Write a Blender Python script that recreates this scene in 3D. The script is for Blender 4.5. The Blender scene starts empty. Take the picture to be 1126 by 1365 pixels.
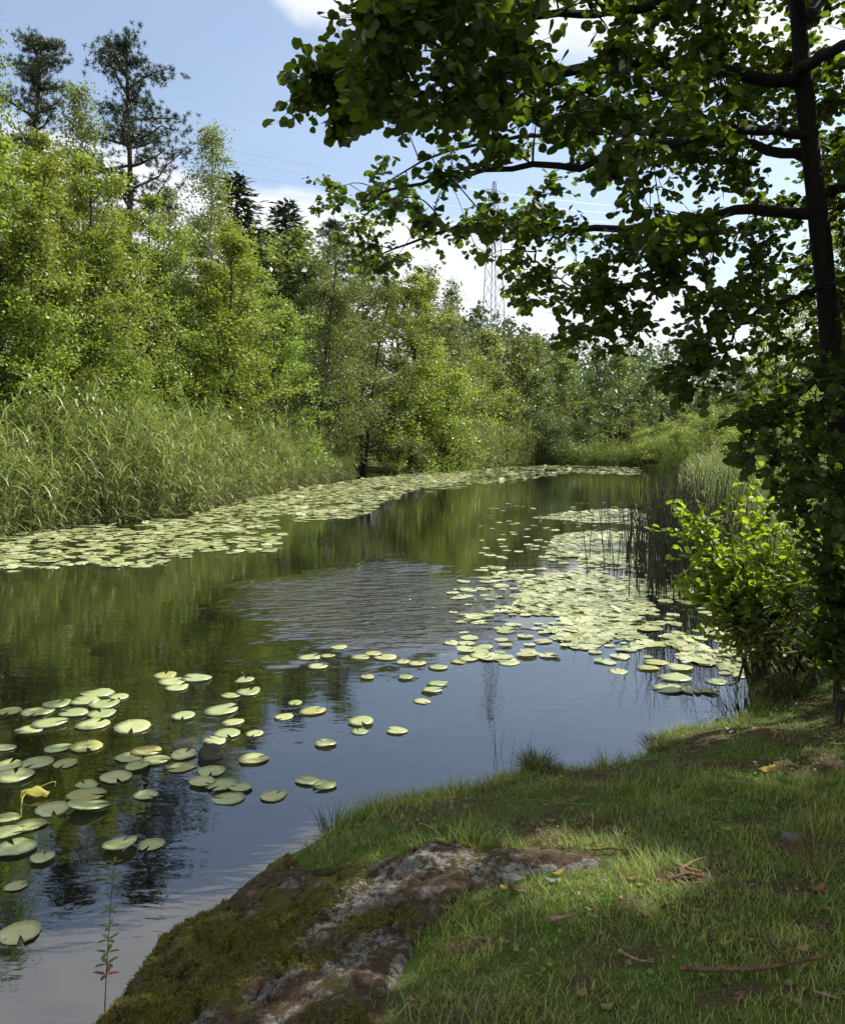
import bpy, math
import numpy as np

# ------------------------------------------------------------------ camera, sky, sun, exposure
SC = bpy.context.scene
COL = SC.collection
EYE = 2.2                      # metres above the water
F = 1130.0                     # focal length in photo pixels (photo 1126 x 1365)
HORIZON = 590.0
PITCH = math.atan((682.5 - HORIZON) / F)
cam = bpy.data.cameras.new('camera')
cam.sensor_fit = 'HORIZONTAL'; cam.sensor_width = 36.0; cam.lens = 36.0 * F / 1126.0
cam.clip_start = 0.05; cam.clip_end = 3000.0
camo = bpy.data.objects.new('camera', cam); COL.objects.link(camo)
camo.location = (0, 0, EYE); camo.rotation_euler = (math.pi / 2 - PITCH, 0, 0)
SC.camera = camo

SUN_AZ = math.radians(66)      # clockwise from +Y
SUN_EL = math.radians(48)
SKY_STRENGTH = 0.105
SUN_STRENGTH = 5.0
SC.view_settings.view_transform = 'Standard'
SC.view_settings.look = 'None'
SC.view_settings.exposure = 0.9
SC.view_settings.gamma = 1.0
SC.view_settings.use_curve_mapping = False
SC.render.engine = 'CYCLES'
SC.cycles.max_bounces = 8
SC.cycles.transmission_bounces = 4
SC.cycles.transparent_max_bounces = 8
SC.cycles.use_denoising = True
SC.cycles.sample_clamp_indirect = 6.0

def N(nt, typ, **kw):
    n = nt.nodes.new(typ)
    for k, v in kw.items():
        setattr(n, k, v)
    return n

def math_node(nt, op, a, b=None, c=None):
    n = N(nt, 'ShaderNodeMath', operation=op)
    for i, v in enumerate((a, b, c)):
        if v is None: continue
        if isinstance(v, (int, float)): n.inputs[i].default_value = v
        else: nt.links.new(v, n.inputs[i])
    return n.outputs[0]

def ramp(nt, src, stops, interp='LINEAR'):
    r = N(nt, 'ShaderNodeValToRGB'); r.color_ramp.interpolation = interp
    el = r.color_ramp.elements
    while len(el) < len(stops): el.new(0.5)
    for e, (p, c) in zip(el, stops):
        e.position = p; e.color = (*c, 1) if len(c) == 3 else c
    nt.links.new(src, r.inputs[0])
    return r.outputs[0]

def mixc(nt, fac, a, b, blend='MIX'):
    m = N(nt, 'ShaderNodeMix', data_type='RGBA', blend_type=blend)
    for sock, v in ((m.inputs[0], fac), (m.inputs[6], a), (m.inputs[7], b)):
        if isinstance(v, (int, float)): sock.default_value = v
        elif isinstance(v, tuple): sock.default_value = (*v, 1)
        else: nt.links.new(v, sock)
    return m.outputs[2]

world = bpy.data.worlds.new('World'); SC.world = world; world.use_nodes = True
nt = world.node_tree; nt.nodes.clear()
wout = N(nt, 'ShaderNodeOutputWorld'); bg = N(nt, 'ShaderNodeBackground')
bg.inputs[1].default_value = SKY_STRENGTH
sky = N(nt, 'ShaderNodeTexSky', sky_type='NISHITA', sun_disc=False)
sky.sun_elevation = SUN_EL; sky.sun_rotation = SUN_AZ; sky.altitude = 50
sky.air_density = 1.0; sky.dust_density = 1.6; sky.ozone_density = 0.7
tc = N(nt, 'ShaderNodeTexCoord'); sep = N(nt, 'ShaderNodeSeparateXYZ')
nt.links.new(tc.outputs['Generated'], sep.inputs[0])
zc = math_node(nt, 'MAXIMUM', sep.outputs[2], 0.04)
u = math_node(nt, 'DIVIDE', sep.outputs[0], zc); v = math_node(nt, 'DIVIDE', sep.outputs[1], zc)
comb = N(nt, 'ShaderNodeCombineXYZ'); nt.links.new(u, comb.inputs[0]); nt.links.new(v, comb.inputs[1])
def wnoise(scale, detail, off, stretch=(1, 1, 1)):
    mp = N(nt, 'ShaderNodeMapping'); mp.inputs['Location'].default_value = off; mp.inputs['Scale'].default_value = stretch
    nt.links.new(comb.outputs[0], mp.inputs[0])
    n = N(nt, 'ShaderNodeTexNoise'); n.inputs['Scale'].default_value = scale; n.inputs['Detail'].default_value = detail
    n.inputs['Roughness'].default_value = 0.55
    nt.links.new(mp.outputs[0], n.inputs['Vector'])
    return n.outputs['Fac']
n1 = wnoise(1.7, 6, (3.1, 1.7, 0)); n2 = wnoise(0.6, 5, (8.2, 4.4, 0)); n3 = wnoise(5.0, 5, (1, 2, 0))
# cloud bank towards the horizon
e1 = math_node(nt, 'SUBTRACT', v, math_node(nt, 'MULTIPLY_ADD', u, 0.85, 3.78))
e1 = math_node(nt, 'MULTIPLY_ADD', math_node(nt, 'SUBTRACT', n1, 0.5), 1.3, e1)
m1 = N(nt, 'ShaderNodeMapRange', interpolation_type='SMOOTHSTEP'); nt.links.new(e1, m1.inputs[0])
m1.inputs[1].default_value = -0.12; m1.inputs[2].default_value = 0.35
# cloud field overhead, its edge runs up to the left
edge = math_node(nt, 'MINIMUM', math_node(nt, 'MAXIMUM', math_node(nt, 'MULTIPLY_ADD', u, 0.75, 2.28), math_node(nt, 'MULTIPLY_ADD', u, 1.8, 2.72)), math_node(nt, 'MULTIPLY_ADD', u, 0.25, 2.26))
e2 = math_node(nt, 'SUBTRACT', edge, v)
e2 = math_node(nt, 'MULTIPLY_ADD', math_node(nt, 'SUBTRACT', n1, 0.5), 0.5, e2)
m2 = N(nt, 'ShaderNodeMapRange', interpolation_type='SMOOTHSTEP'); nt.links.new(e2, m2.inputs[0])
m2.inputs[1].default_value = -0.04; m2.inputs[2].default_value = 0.22
brk = N(nt, 'ShaderNodeMapRange', interpolation_type='SMOOTHSTEP'); nt.links.new(n2, brk.inputs[0])
brk.inputs[1].default_value = 0.22; brk.inputs[2].default_value = 0.4
m2b = math_node(nt, 'MULTIPLY', m2.outputs[0], brk.outputs[0])
cm = math_node(nt, 'MAXIMUM', m1.outputs[0], m2b)
thin = N(nt, 'ShaderNodeMapRange'); nt.links.new(n3, thin.inputs[0])
thin.inputs[1].default_value = 0.25; thin.inputs[2].default_value = 0.6; thin.inputs[3].default_value = 0.72; thin.inputs[4].default_value = 1.0
cm = math_node(nt, 'MULTIPLY', cm, thin.outputs[0])
veil = math_node(nt, 'MULTIPLY', n2, 0.22)
cm = math_node(nt, 'MAXIMUM', cm, veil)
K = 0.58 / SKY_STRENGTH
cloudc = mixc(nt, n1, (K * 0.86, K * 0.9, K * 0.96), (K * 1.08, K * 1.08, K * 1.08))
nt.links.new(mixc(nt, cm, sky.outputs[0], cloudc), bg.inputs[0])
nt.links.new(bg.outputs[0], wout.inputs[0])

sun = bpy.data.lights.new('sun', 'SUN'); sun.energy = SUN_STRENGTH; sun.angle = math.radians(0.53); sun.color = (1.0, 0.95, 0.86)
suno = bpy.data.objects.new('sun', sun); COL.objects.link(suno)
suno.rotation_euler = (math.pi / 2 - SUN_EL, 0, math.pi - SUN_AZ)
suno.location = (30, 20, 60)

# ------------------------------------------------------------------ helpers
rng = np.random.default_rng(11)
CP, SP = math.cos(PITCH), math.sin(PITCH)

def ray(px, py):
    px = np.asarray(px, float); py = np.asarray(py, float)
    cx = (px - 563.0) / F; cy = -(py - 682.5) / F
    d = np.stack([cx, CP + SP * cy, -SP + CP * cy], -1)
    return d
def P(px, py, z=0.0):
    d = ray(px, py); t = (z - EYE) / d[..., 2]
    return np.array([0, 0, EYE]) + d * t[..., None]
def Q(px, py, D):
    d = ray(px, py); t = np.asarray(D, float) / d[..., 1]
    return np.array([0, 0, EYE]) + d * t[..., None]
def project(p):
    p = np.asarray(p, float) - np.array([0, 0, EYE])
    fy = p[..., 1] * CP - p[..., 2] * SP; uz = p[..., 1] * SP + p[..., 2] * CP
    return 563 + F * p[..., 0] / fy, 682.5 - F * uz / fy, fy

def smooth(a, b, x):
    t = np.clip((np.asarray(x, float) - a) / (b - a), 0, 1)
    return t * t * (3 - 2 * t)
_tab = np.random.default_rng(3).random((256, 256))
def vnoise(x, y):
    x = np.asarray(x, float); y = np.asarray(y, float)
    xi = np.floor(x).astype(int); yi = np.floor(y).astype(int); fx = x - xi; fy = y - yi
    fx = fx * fx * (3 - 2 * fx); fy = fy * fy * (3 - 2 * fy)
    g = lambda a, b: _tab[a % 256, b % 256]
    return (g(xi, yi) * (1 - fx) + g(xi + 1, yi) * fx) * (1 - fy) + (g(xi, yi + 1) * (1 - fx) + g(xi + 1, yi + 1) * fx) * fy
def fbm(x, y, octv=4):
    s = 0; a = 0.5; t = 0
    for k in range(octv):
        s = s + a * vnoise(x * 2 ** k + 17 * k, y * 2 ** k + 31 * k); t += a; a *= 0.5
    return s / t
def inside(poly, x, y):
    x = np.asarray(x, float); y = np.asarray(y, float); r = np.zeros(x.shape, bool); n = len(poly)
    for i in range(n):
        x0, y0 = poly[i]; x1, y1 = poly[(i + 1) % n]
        if y0 == y1: continue
        r ^= ((y0 > y) != (y1 > y)) & (x < (x1 - x0) * (y - y0) / (y1 - y0) + x0)
    return r
def sdist(poly, x, y):
    """positive outside the polygon"""
    x = np.asarray(x, float); y = np.asarray(y, float); d = np.full(x.shape, 1e9); n = len(poly)
    for i in range(n):
        x0, y0 = poly[i]; x1, y1 = poly[(i + 1) % n]
        dx, dy = x1 - x0, y1 - y0; L = dx * dx + dy * dy + 1e-12
        t = np.clip(((x - x0) * dx + (y - y0) * dy) / L, 0, 1)
        d = np.minimum(d, np.hypot(x - x0 - t * dx, y - y0 - t * dy))
    return np.where(inside(poly, x, y), -d, d)

def link(name, me, parent=None, mat=None):
    o = bpy.data.objects.new(name, me); COL.objects.link(o)
    if parent is not None: o.parent = parent
    if mat is not None and me is not None and not me.materials: me.materials.append(mat)
    return o
def mesh(name, chunks, smooth_shade=False):
    """chunks: list of (verts Nx3, faces Mxk); faces index into their own chunk"""
    vs, loops, starts, totals, off, lo = [], [], [], [], 0, 0
    for vv, ff in chunks:
        vv = np.asarray(vv, np.float32).reshape(-1, 3); ff = np.asarray(ff, np.int64)
        if len(vv) == 0 or len(ff) == 0: continue
        vs.append(vv); loops.append((ff + off).ravel()); k = ff.shape[1]
        starts.append(lo + np.arange(len(ff)) * k); totals.append(np.full(len(ff), k)); lo += ff.size; off += len(vv)
    me = bpy.data.meshes.new(name)
    vs = np.concatenate(vs); loops = np.concatenate(loops).astype(np.int32)
    starts = np.concatenate(starts).astype(np.int32); totals = np.concatenate(totals).astype(np.int32)
    me.vertices.add(len(vs)); me.vertices.foreach_set('co', vs.ravel())
    me.loops.add(len(loops)); me.loops.foreach_set('vertex_index', loops)
    me.polygons.add(len(starts)); me.polygons.foreach_set('loop_start', starts); me.polygons.foreach_set('loop_total', totals)
    if smooth_shade: me.polygons.foreach_set('use_smooth', np.ones(len(starts), bool))
    me.update(calc_edges=True); me.validate()
    return me
def tag(o, label=None, cat=None, group=None, kind=None):
    for k, val in (('label', label), ('category', cat), ('group', group), ('kind', kind)):
        if val: o[k] = val
    return o
def thing(name, loc, label, cat, group=None):
    o = link(name, None); o.location = tuple(float(c) for c in loc)
    return tag(o, label, cat, group)
def copy_tree(o, parent=None):
    c = o.copy(); COL.objects.link(c)
    if parent is not None: c.parent = parent
    for ch in list(o.children): copy_tree(ch, c)
    return c
def unit(a):
    return a / (np.linalg.norm(a, axis=-1, keepdims=True) + 1e-9)

def tube(pts, rad, n=6, cap=True):
    pts = np.asarray(pts, float); k = len(pts); rad = np.broadcast_to(np.asarray(rad, float), (k,))
    t = unit(np.gradient(pts, axis=0))
    ref = np.where(np.abs(t[:, 2:3]) > 0.9, np.array([[1.0, 0, 0]]), np.array([[0, 0, 1.0]]))
    a = unit(np.cross(t, ref)); b = np.cross(t, a)
    ang = np.arange(n) * 2 * math.pi / n
    v = pts[:, None] + rad[:, None, None] * (np.cos(ang)[None, :, None] * a[:, None] + np.sin(ang)[None, :, None] * b[:, None])
    i = np.arange(k - 1)[:, None] * n + np.arange(n)[None]; j = np.arange(k - 1)[:, None] * n + (np.arange(n)[None] + 1) % n
    f = np.stack([i, j, j + n, i + n], -1).reshape(-1, 4)
    return v.reshape(-1, 3), f
def spline(pts, k=12):
    pts = np.asarray(pts, float); n = len(pts)
    if n == 2: return pts[0] + (pts[1] - pts[0]) * np.linspace(0, 1, k)[:, None]
    p = np.vstack([2 * pts[0] - pts[1], pts, 2 * pts[-1] - pts[-2]]); out = []
    per = max(2, k // (n - 1))
    for i in range(n - 1):
        t = np.linspace(0, 1, per, endpoint=False)[:, None]; a, b, c, d = p[i:i + 4]
        out.append(0.5 * (2 * b + (c - a) * t + (2 * a - 5 * b + 4 * c - d) * t ** 2 + (3 * b - a - 3 * c + d) * t ** 3))
    out.append(pts[-1:])
    return np.vstack(out)

QUAD_T = (np.array([[0, 0, 0], [.34, .48, .07], [0, 1, -.03], [-.34, .48, .07]]), np.array([[0, 1, 2, 3]]))
NARROW_T = (np.array([[0, 0, 0], [.11, .45, .03], [0, 1, -.1], [-.11, .45, .03]]), np.array([[0, 1, 2, 3]]))
NEEDLE_T = (np.array([[.06, 0, 0], [.04, 1, 0], [-.04, 1, 0], [-.06, 0, 0]]), np.array([[0, 1, 2, 3]]))
_lv = [[0, 0, 0], [0, .5, -.05], [0, .95, -.10], [.25, .14, .03], [.43, .40, .06], [.47, .68, .05], [.30, .97, -.02],
       [-.25, .14, .03], [-.43, .40, .06], [-.47, .68, .05], [-.30, .97, -.02]]
_lf = [[0, 3, 4], [0, 4, 1], [1, 4, 5], [1, 5, 6], [1, 6, 2], [0, 8, 7], [0, 1, 8], [1, 9, 8], [1, 10, 9], [1, 2, 10]]
ROUND_T = (np.array(_lv, float), np.array(_lf))

def place(tmpl, pos, axis, normal, size, fold=1.0):
    tv, tf = tmpl; pos = np.asarray(pos, float)
    a = unit(np.asarray(axis, float)); n = np.asarray(normal, float)
    n = unit(n - a * (n * a).sum(-1, keepdims=True)); r = np.cross(a, n)
    s = np.broadcast_to(np.asarray(size, float), (len(pos),))[:, None, None]
    v = pos[:, None] + s * (tv[None, :, 0:1] * r[:, None] + tv[None, :, 1:2] * a[:, None] + tv[None, :, 2:3] * np.broadcast_to(np.asarray(fold, float), (len(pos),))[:, None, None] * n[:, None])
    f = tf[None] + (np.arange(len(pos)) * len(tv))[:, None, None]
    return v.reshape(-1, 3), f.reshape(-1, tf.shape[1])

# ------------------------------------------------------------------ materials
def new_mat(name):
    m = bpy.data.materials.new(name); m.use_nodes = True
    t = m.node_tree; t.nodes.clear()
    out = N(t, 'ShaderNodeOutputMaterial')
    return m, t, out
def noise(t, scale, detail=5, rough=0.55, vec=None, dist=0.0):
    n = N(t, 'ShaderNodeTexNoise'); n.inputs['Scale'].default_value = scale; n.inputs['Detail'].default_value = detail
    n.inputs['Roughness'].default_value = rough; n.inputs['Distortion'].default_value = dist
    if vec is not None: t.links.new(vec, n.inputs['Vector'])
    return n.outputs['Fac']
def objcoord(t):
    return N(t, 'ShaderNodeTexCoord').outputs['Object']
def principled(t, col, rough=0.6, spec=0.4):
    p = N(t, 'ShaderNodeBsdfPrincipled')
    if isinstance(col, tuple): p.inputs['Base Color'].default_value = (*col, 1)
    else: t.links.new(col, p.inputs['Base Color'])
    if isinstance(rough, (int, float)): p.inputs['Roughness'].default_value = rough
    else: t.links.new(rough, p.inputs['Roughness'])
    p.inputs['Specular IOR Level'].default_value = spec
    return p
def bump(t, p, h, strength, dist):
    b = N(t, 'ShaderNodeBump'); b.inputs['Strength'].default_value = strength; b.inputs['Distance'].default_value = dist
    t.links.new(h, b.inputs['Height']); t.links.new(b.outputs[0], p.inputs['Normal'])
def leaf_mat(name, cols, trans=0.4, tcol=None, rough=0.45, spec=0.35, objvar=0.25, drift=None):
    m, t, out = new_mat(name)
    g = N(t, 'ShaderNodeNewGeometry'); oi = N(t, 'ShaderNodeObjectInfo')
    c = ramp(t, g.outputs['Random Per Island'], [(i / (len(cols) - 1), c) for i, c in enumerate(cols)])
    hs = N(t, 'ShaderNodeHueSaturation'); t.links.new(c, hs.inputs['Color'])
    t.links.new(math_node(t, 'MULTIPLY_ADD', oi.outputs['Random'], 0.05 * objvar / 0.25, 0.5 - 0.012 * objvar / 0.25), hs.inputs['Hue'])
    r2 = math_node(t, 'FRACT', math_node(t, 'MULTIPLY', oi.outputs['Random'], 7.31))
    t.links.new(math_node(t, 'MULTIPLY_ADD', r2, 2 * objvar, 1 - objvar), hs.inputs['Value'])
    if drift:
        dn = noise(t, drift[0], 3, .6, N(t, 'ShaderNodeNewGeometry').outputs['Position'])
        hs2 = mixc(t, ramp(t, dn, [(.38, (0, 0, 0)), (.62, (1, 1, 1))]), hs.outputs[0], mixc(t, 1.0, hs.outputs[0], drift[1], 'MULTIPLY'))
        class _o: outputs = [hs2]
        hs = _o
    p = principled(t, hs.outputs[0], rough, spec)
    tr = N(t, 'ShaderNodeBsdfTranslucent')
    tm = mixc(t, 1.0, hs.outputs[0], tcol or (1.5, 1.45, 0.6), 'MULTIPLY')
    t.links.new(tm, tr.inputs[0])
    mx = N(t, 'ShaderNodeMixShader'); mx.inputs[0].default_value = trans
    t.links.new(p.outputs[0], mx.inputs[1]); t.links.new(tr.outputs[0], mx.inputs[2]); t.links.new(mx.outputs[0], out.inputs[0])
    return m
def bark_mat(name, dark, light, scale=9.0, bands=False):
    m, t, out = new_mat(name); oc = objcoord(t)
    mp = N(t, 'ShaderNodeMapping'); mp.inputs['Scale'].default_value = (1, 1, 0.25) if not bands else (1, 1, 3)
    t.links.new(oc, mp.inputs[0])
    n = noise(t, scale, 6, 0.65, mp.outputs[0])
    p = principled(t, ramp(t, n, [(0.35, dark), (0.65, light)]), 0.85, 0.2)
    bump(t, p, n, 0.7, 0.02); t.links.new(p.outputs[0], out.inputs[0])
    return m

M = {}
M['broad'] = leaf_mat('broadleaf_foliage', [(.06, .10, .016), (.17, .225, .04), (.26, .31, .075), (.14, .19, .035)], 0.38, (1.6, 1.5, 0.6), .46, .5, .18)
M['willow'] = leaf_mat('willow_foliage', [(.06, .085, .022), (.12, .15, .045), (.17, .195, .075)], 0.35, None, .48, .45, .15)
M['birch'] = leaf_mat('birch_foliage', [(.08, .12, .03), (.14, .18, .055), (.18, .215, .08)], 0.4, None, .48, .45, .18)
M['far'] = leaf_mat('far_foliage', [(.08, .115, .035), (.14, .175, .055), (.19, .215, .08)], 0.35, None, .5, .4, .2)
M['grey_bush'] = leaf_mat('grey_green_foliage', [(.08, .12, .045), (.12, .165, .07), (.15, .19, .09)], 0.3)
M['pine'] = leaf_mat('pine_needles', [(.022, .038, .016), (.035, .055, .02), (.05, .07, .03)], 0.12)
M['spruce'] = leaf_mat('spruce_needles', [(.02, .034, .018), (.03, .048, .022)], 0.1)
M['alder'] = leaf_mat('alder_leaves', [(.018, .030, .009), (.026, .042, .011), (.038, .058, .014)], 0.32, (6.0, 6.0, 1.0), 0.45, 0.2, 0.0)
M['sapling'] = leaf_mat('sapling_leaves', [(.085, .14, .018), (.12, .185, .022), (.16, .22, .028)], 0.55, (2.4, 2.2, 0.7), 0.42, 0.35, 0.0)
M['reed'] = leaf_mat('reed_blades', [(.045, .075, .022), (.125, .17, .058), (.20, .245, .105), (.32, .35, .19)], 0.3, None, 0.4, 0.5, 0.0, (.55, (1.18, 1.2, 1.1)))
M['sedge'] = leaf_mat('sedge_blades', [(.08, .12, .025), (.12, .16, .035), (.16, .18, .06)], 0.3, None, 0.5, 0.3, 0.1)
M['rush'] = leaf_mat('bulrush_stems', [(.008, .012, .007), (.014, .02, .01), (.035, .035, .018)], 0.0, None, 0.5, 0.3, 0.0)  # darkened base: the backlit look of the stems is put into the colour
M['grass'] = leaf_mat('grass_blades', [(.03, .065, .012), (.085, .17, .026), (.13, .23, .035), (.20, .29, .07), (.28, .26, .13), (.06, .12, .024)], 0.35, None, 0.5, 0.3, 0.0, (2.2, (1.35, 1.15, 1.0)))
M['drygrass'] = leaf_mat('dry_grass_blades', [(.10, .085, .035), (.16, .125, .06), (.07, .08, .025)], 0.25, None, 0.6, 0.2, 0.0)
M['tussock'] = leaf_mat('tussock_blades', [(.04, .065, .025), (.06, .09, .03), (.10, .10, .045)], 0.25, None, 0.5, 0.3, 0.0)
M['moss'] = leaf_mat('moss_tips', [(.05, .055, .010), (.085, .085, .014), (.12, .105, .02), (.055, .04, .015)], 0.15, None, 0.8, 0.1, 0.0)
M['weed'] = leaf_mat('weed_leaves', [(.05, .11, .025), (.09, .17, .03), (.12, .19, .05)], .3, None, .5, .3, 0)
M['litter'] = leaf_mat('leaf_litter_bits', [(.05, .03, .018), (.13, .085, .05), (.22, .16, .10), (.09, .05, .03)], .1, None, .8, .1, 0)
M['bark'] = bark_mat('dark_bark', (.022, .017, .013), (.06, .048, .036))
M['alder_bark'] = bark_mat('alder_bark', (.007, .006, .005), (.022, .018, .015), 14)
M['birch_bark'] = bark_mat('birch_bark', (.12, .11, .10), (.45, .43, .40), 5, True)
M['pine_bark'] = bark_mat('pine_bark', (.03, .022, .017), (.09, .055, .036))
M['deadwood'] = bark_mat('dead_wood', (.10, .065, .04), (.26, .19, .12), 30)
M['stick'] = bark_mat('brown_stick', (.055, .03, .018), (.16, .09, .055), 40)
M['rockbit'] = bark_mat('dull_stone', (.05, .048, .045), (.14, .135, .13), 35)
M['stone'] = bark_mat('pale_stone', (.10, .10, .10), (.26, .26, .25), 60)

def pad_mat(name, cols, shine=0.28, spec=0.5, veins=False):
    m, t, out = new_mat(name); g = N(t, 'ShaderNodeNewGeometry'); oi = N(t, 'ShaderNodeObjectInfo')
    rnd = math_node(t, 'FRACT', math_node(t, 'ADD', g.outputs['Random Per Island'], oi.outputs['Random']))
    c = ramp(t, rnd, [(i / (len(cols) - 1), c) for i, c in enumerate(cols)])
    oc = N(t, 'ShaderNodeNewGeometry').outputs['Position']
    n = noise(t, 38, 4, 0.6, oc)
    c = mixc(t, ramp(t, n, [(.62, (0, 0, 0)), (.70, (1, 1, 1))]), c, (.12, .10, .035))
    n2_ = noise(t, 9, 3, 0.6, oc)
    so = N(t, 'ShaderNodeSeparateXYZ'); t.links.new(objcoord(t), so.inputs[0])
    if veins:
        an = math_node(t, 'ARCTAN2', so.outputs[1], so.outputs[0]); vs_ = math_node(t, 'POWER', math_node(t, 'ABSOLUTE', math_node(t, 'COSINE', math_node(t, 'MULTIPLY', an, 9.0))), 14.0)
        c = mixc(t, math_node(t, 'MULTIPLY', vs_, 0.35), c, (.36, .40, .20))
        blot = noise(t, 3.1, 5, .65, N(t, 'ShaderNodeNewGeometry').outputs['Position'], 1.0)
        c = mixc(t, ramp(t, blot, [(.55, (0, 0, 0)), (.72, (.7, .7, .7))]), c, (.30, .29, .09))
    p = principled(t, c, math_node(t, 'MULTIPLY_ADD', n2_, 0.3, shine), spec)
    bump(t, p, math_node(t, 'MULTIPLY_ADD', vs_, 0.12, n2_) if veins else n2_, 0.35, 0.02)
    tr = N(t, 'ShaderNodeBsdfTranslucent'); t.links.new(c, tr.inputs[0])
    mx = N(t, 'ShaderNodeMixShader'); mx.inputs[0].default_value = 0.12
    t.links.new(p.outputs[0], mx.inputs[1]); t.links.new(tr.outputs[0], mx.inputs[2]); t.links.new(mx.outputs[0], out.inputs[0])
    return m
M['pad'] = pad_mat('lily_pad_green', [(.23, .29, .13), (.28, .34, .16), (.32, .37, .15), (.35, .37, .17), (.20, .27, .10)], .2, .8, True)
M['pad_old'] = pad_mat('lily_pad_ageing', [(.26, .27, .08), (.30, .27, .09), (.22, .26, .09)], .3, .6, True)
M['pad_far'] = pad_mat('lily_pad_yellow', [(.21, .26, .08), (.32, .36, .15), (.44, .46, .26), (.24, .23, .08), (.40, .43, .25), (.19, .26, .08)], .16, 1.0)  # paler tones carry the sky glare on the carpets in the base colour
M['pad_under'] = pad_mat('lily_pad_underside', [(.02, .022, .012), (.035, .03, .015)], 0.4)
M['pad_yellow'] = pad_mat('lily_pad_withered', [(.30, .26, .03), (.26, .25, .04)], 0.35)

def ground_mat():
    m, t, out = new_mat('bank_soil')
    pos = N(t, 'ShaderNodeNewGeometry').outputs['Position']
    a = noise(t, 1.6, 6, 0.6, pos); b = noise(t, 14, 6, 0.65, pos); c = noise(t, 90, 4, 0.6, pos)
    soil = ramp(t, b, [(.3, (.028, .019, .012)), (.5, (.06, .042, .026)), (.7, (.11, .08, .05))])
    moss = ramp(t, b, [(.3, (.026, .046, .010)), (.55, (.055, .09, .016)), (.75, (.10, .125, .035))])
    col = mixc(t, ramp(t, a, [(.40, (0, 0, 0)), (.54, (1, 1, 1))]), soil, moss)
    litter = ramp(t, c, [(.3, (.016, .010, .007)), (.5, (.05, .034, .022)), (.72, (.13, .092, .06))])
    col = mixc(t, N(t, 'ShaderNodeAttribute', attribute_name='bare').outputs['Fac'], col, litter)
    p = principled(t, col, 0.95, 0.1)
    h = math_node(t, 'MULTIPLY_ADD', c, 0.5, b); bump(t, p, h, 0.8, 0.02)
    t.links.new(p.outputs[0], out.inputs[0])
    return m
M['ground'] = ground_mat()
def rock_mat():
    m, t, out = new_mat('lichen_granite')
    pos = N(t, 'ShaderNodeNewGeometry').outputs['Position']
    al = N(t, 'ShaderNodeAttribute', attribute_name='lichen').outputs['Fac']; am = N(t, 'ShaderNodeAttribute', attribute_name='mossy').outputs['Fac']; wet = N(t, 'ShaderNodeAttribute', attribute_name='wet').outputs['Fac']
    a = noise(t, 9, 8, 0.68, pos, 0.8); b = noise(t, 42, 6, 0.72, pos); c = noise(t, 4.5, 7, 0.66, pos, 0.7); d = noise(t, 140, 3, 0.6, pos)
    stone = ramp(t, b, [(.3, (.05, .042, .037)), (.5, (.12, .105, .095)), (.75, (.30, .285, .27))])
    duff = ramp(t, b, [(.3, (.022, .015, .010)), (.55, (.068, .047, .030)), (.8, (.15, .11, .07))])
    col = mixc(t, ramp(t, a, [(.50, (0, 0, 0)), (.60, (1, 1, 1))]), duff, stone)
    mossc = ramp(t, b, [(.3, (.035, .036, .008)), (.6, (.075, .07, .014))])
    col = mixc(t, ramp(t, math_node(t, 'MULTIPLY_ADD', am, 0.16, c), [(.54, (0, 0, 0)), (.62, (1, 1, 1))]), col, mossc)
    lich = ramp(t, b, [(.32, (.045, .04, .036)), (.5, (.115, .11, .10)), (.72, (.23, .23, .215))])
    lf_ = math_node(t, 'MULTIPLY_ADD', math_node(t, 'SUBTRACT', b, 0.5), 2.6, math_node(t, 'MULTIPLY_ADD', math_node(t, 'SUBTRACT', a, 0.5), 2.6, math_node(t, 'MULTIPLY', al, 0.66)))
    col = mixc(t, ramp(t, lf_, [(.42, (0, 0, 0)), (.62, (1, 1, 1))]), col, lich)
    col = mixc(t, wet, col, (.022, .019, .016))
    p = principled(t, col, 0.92, 0.15)
    h = math_node(t, 'MULTIPLY_ADD', b, 0.6, a); h = math_node(t, 'MULTIPLY_ADD', d, 0.25, h)
    bump(t, p, h, 0.9, 0.03); t.links.new(p.outputs[0], out.inputs[0])
    return m
M['rock'] = rock_mat()

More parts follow.
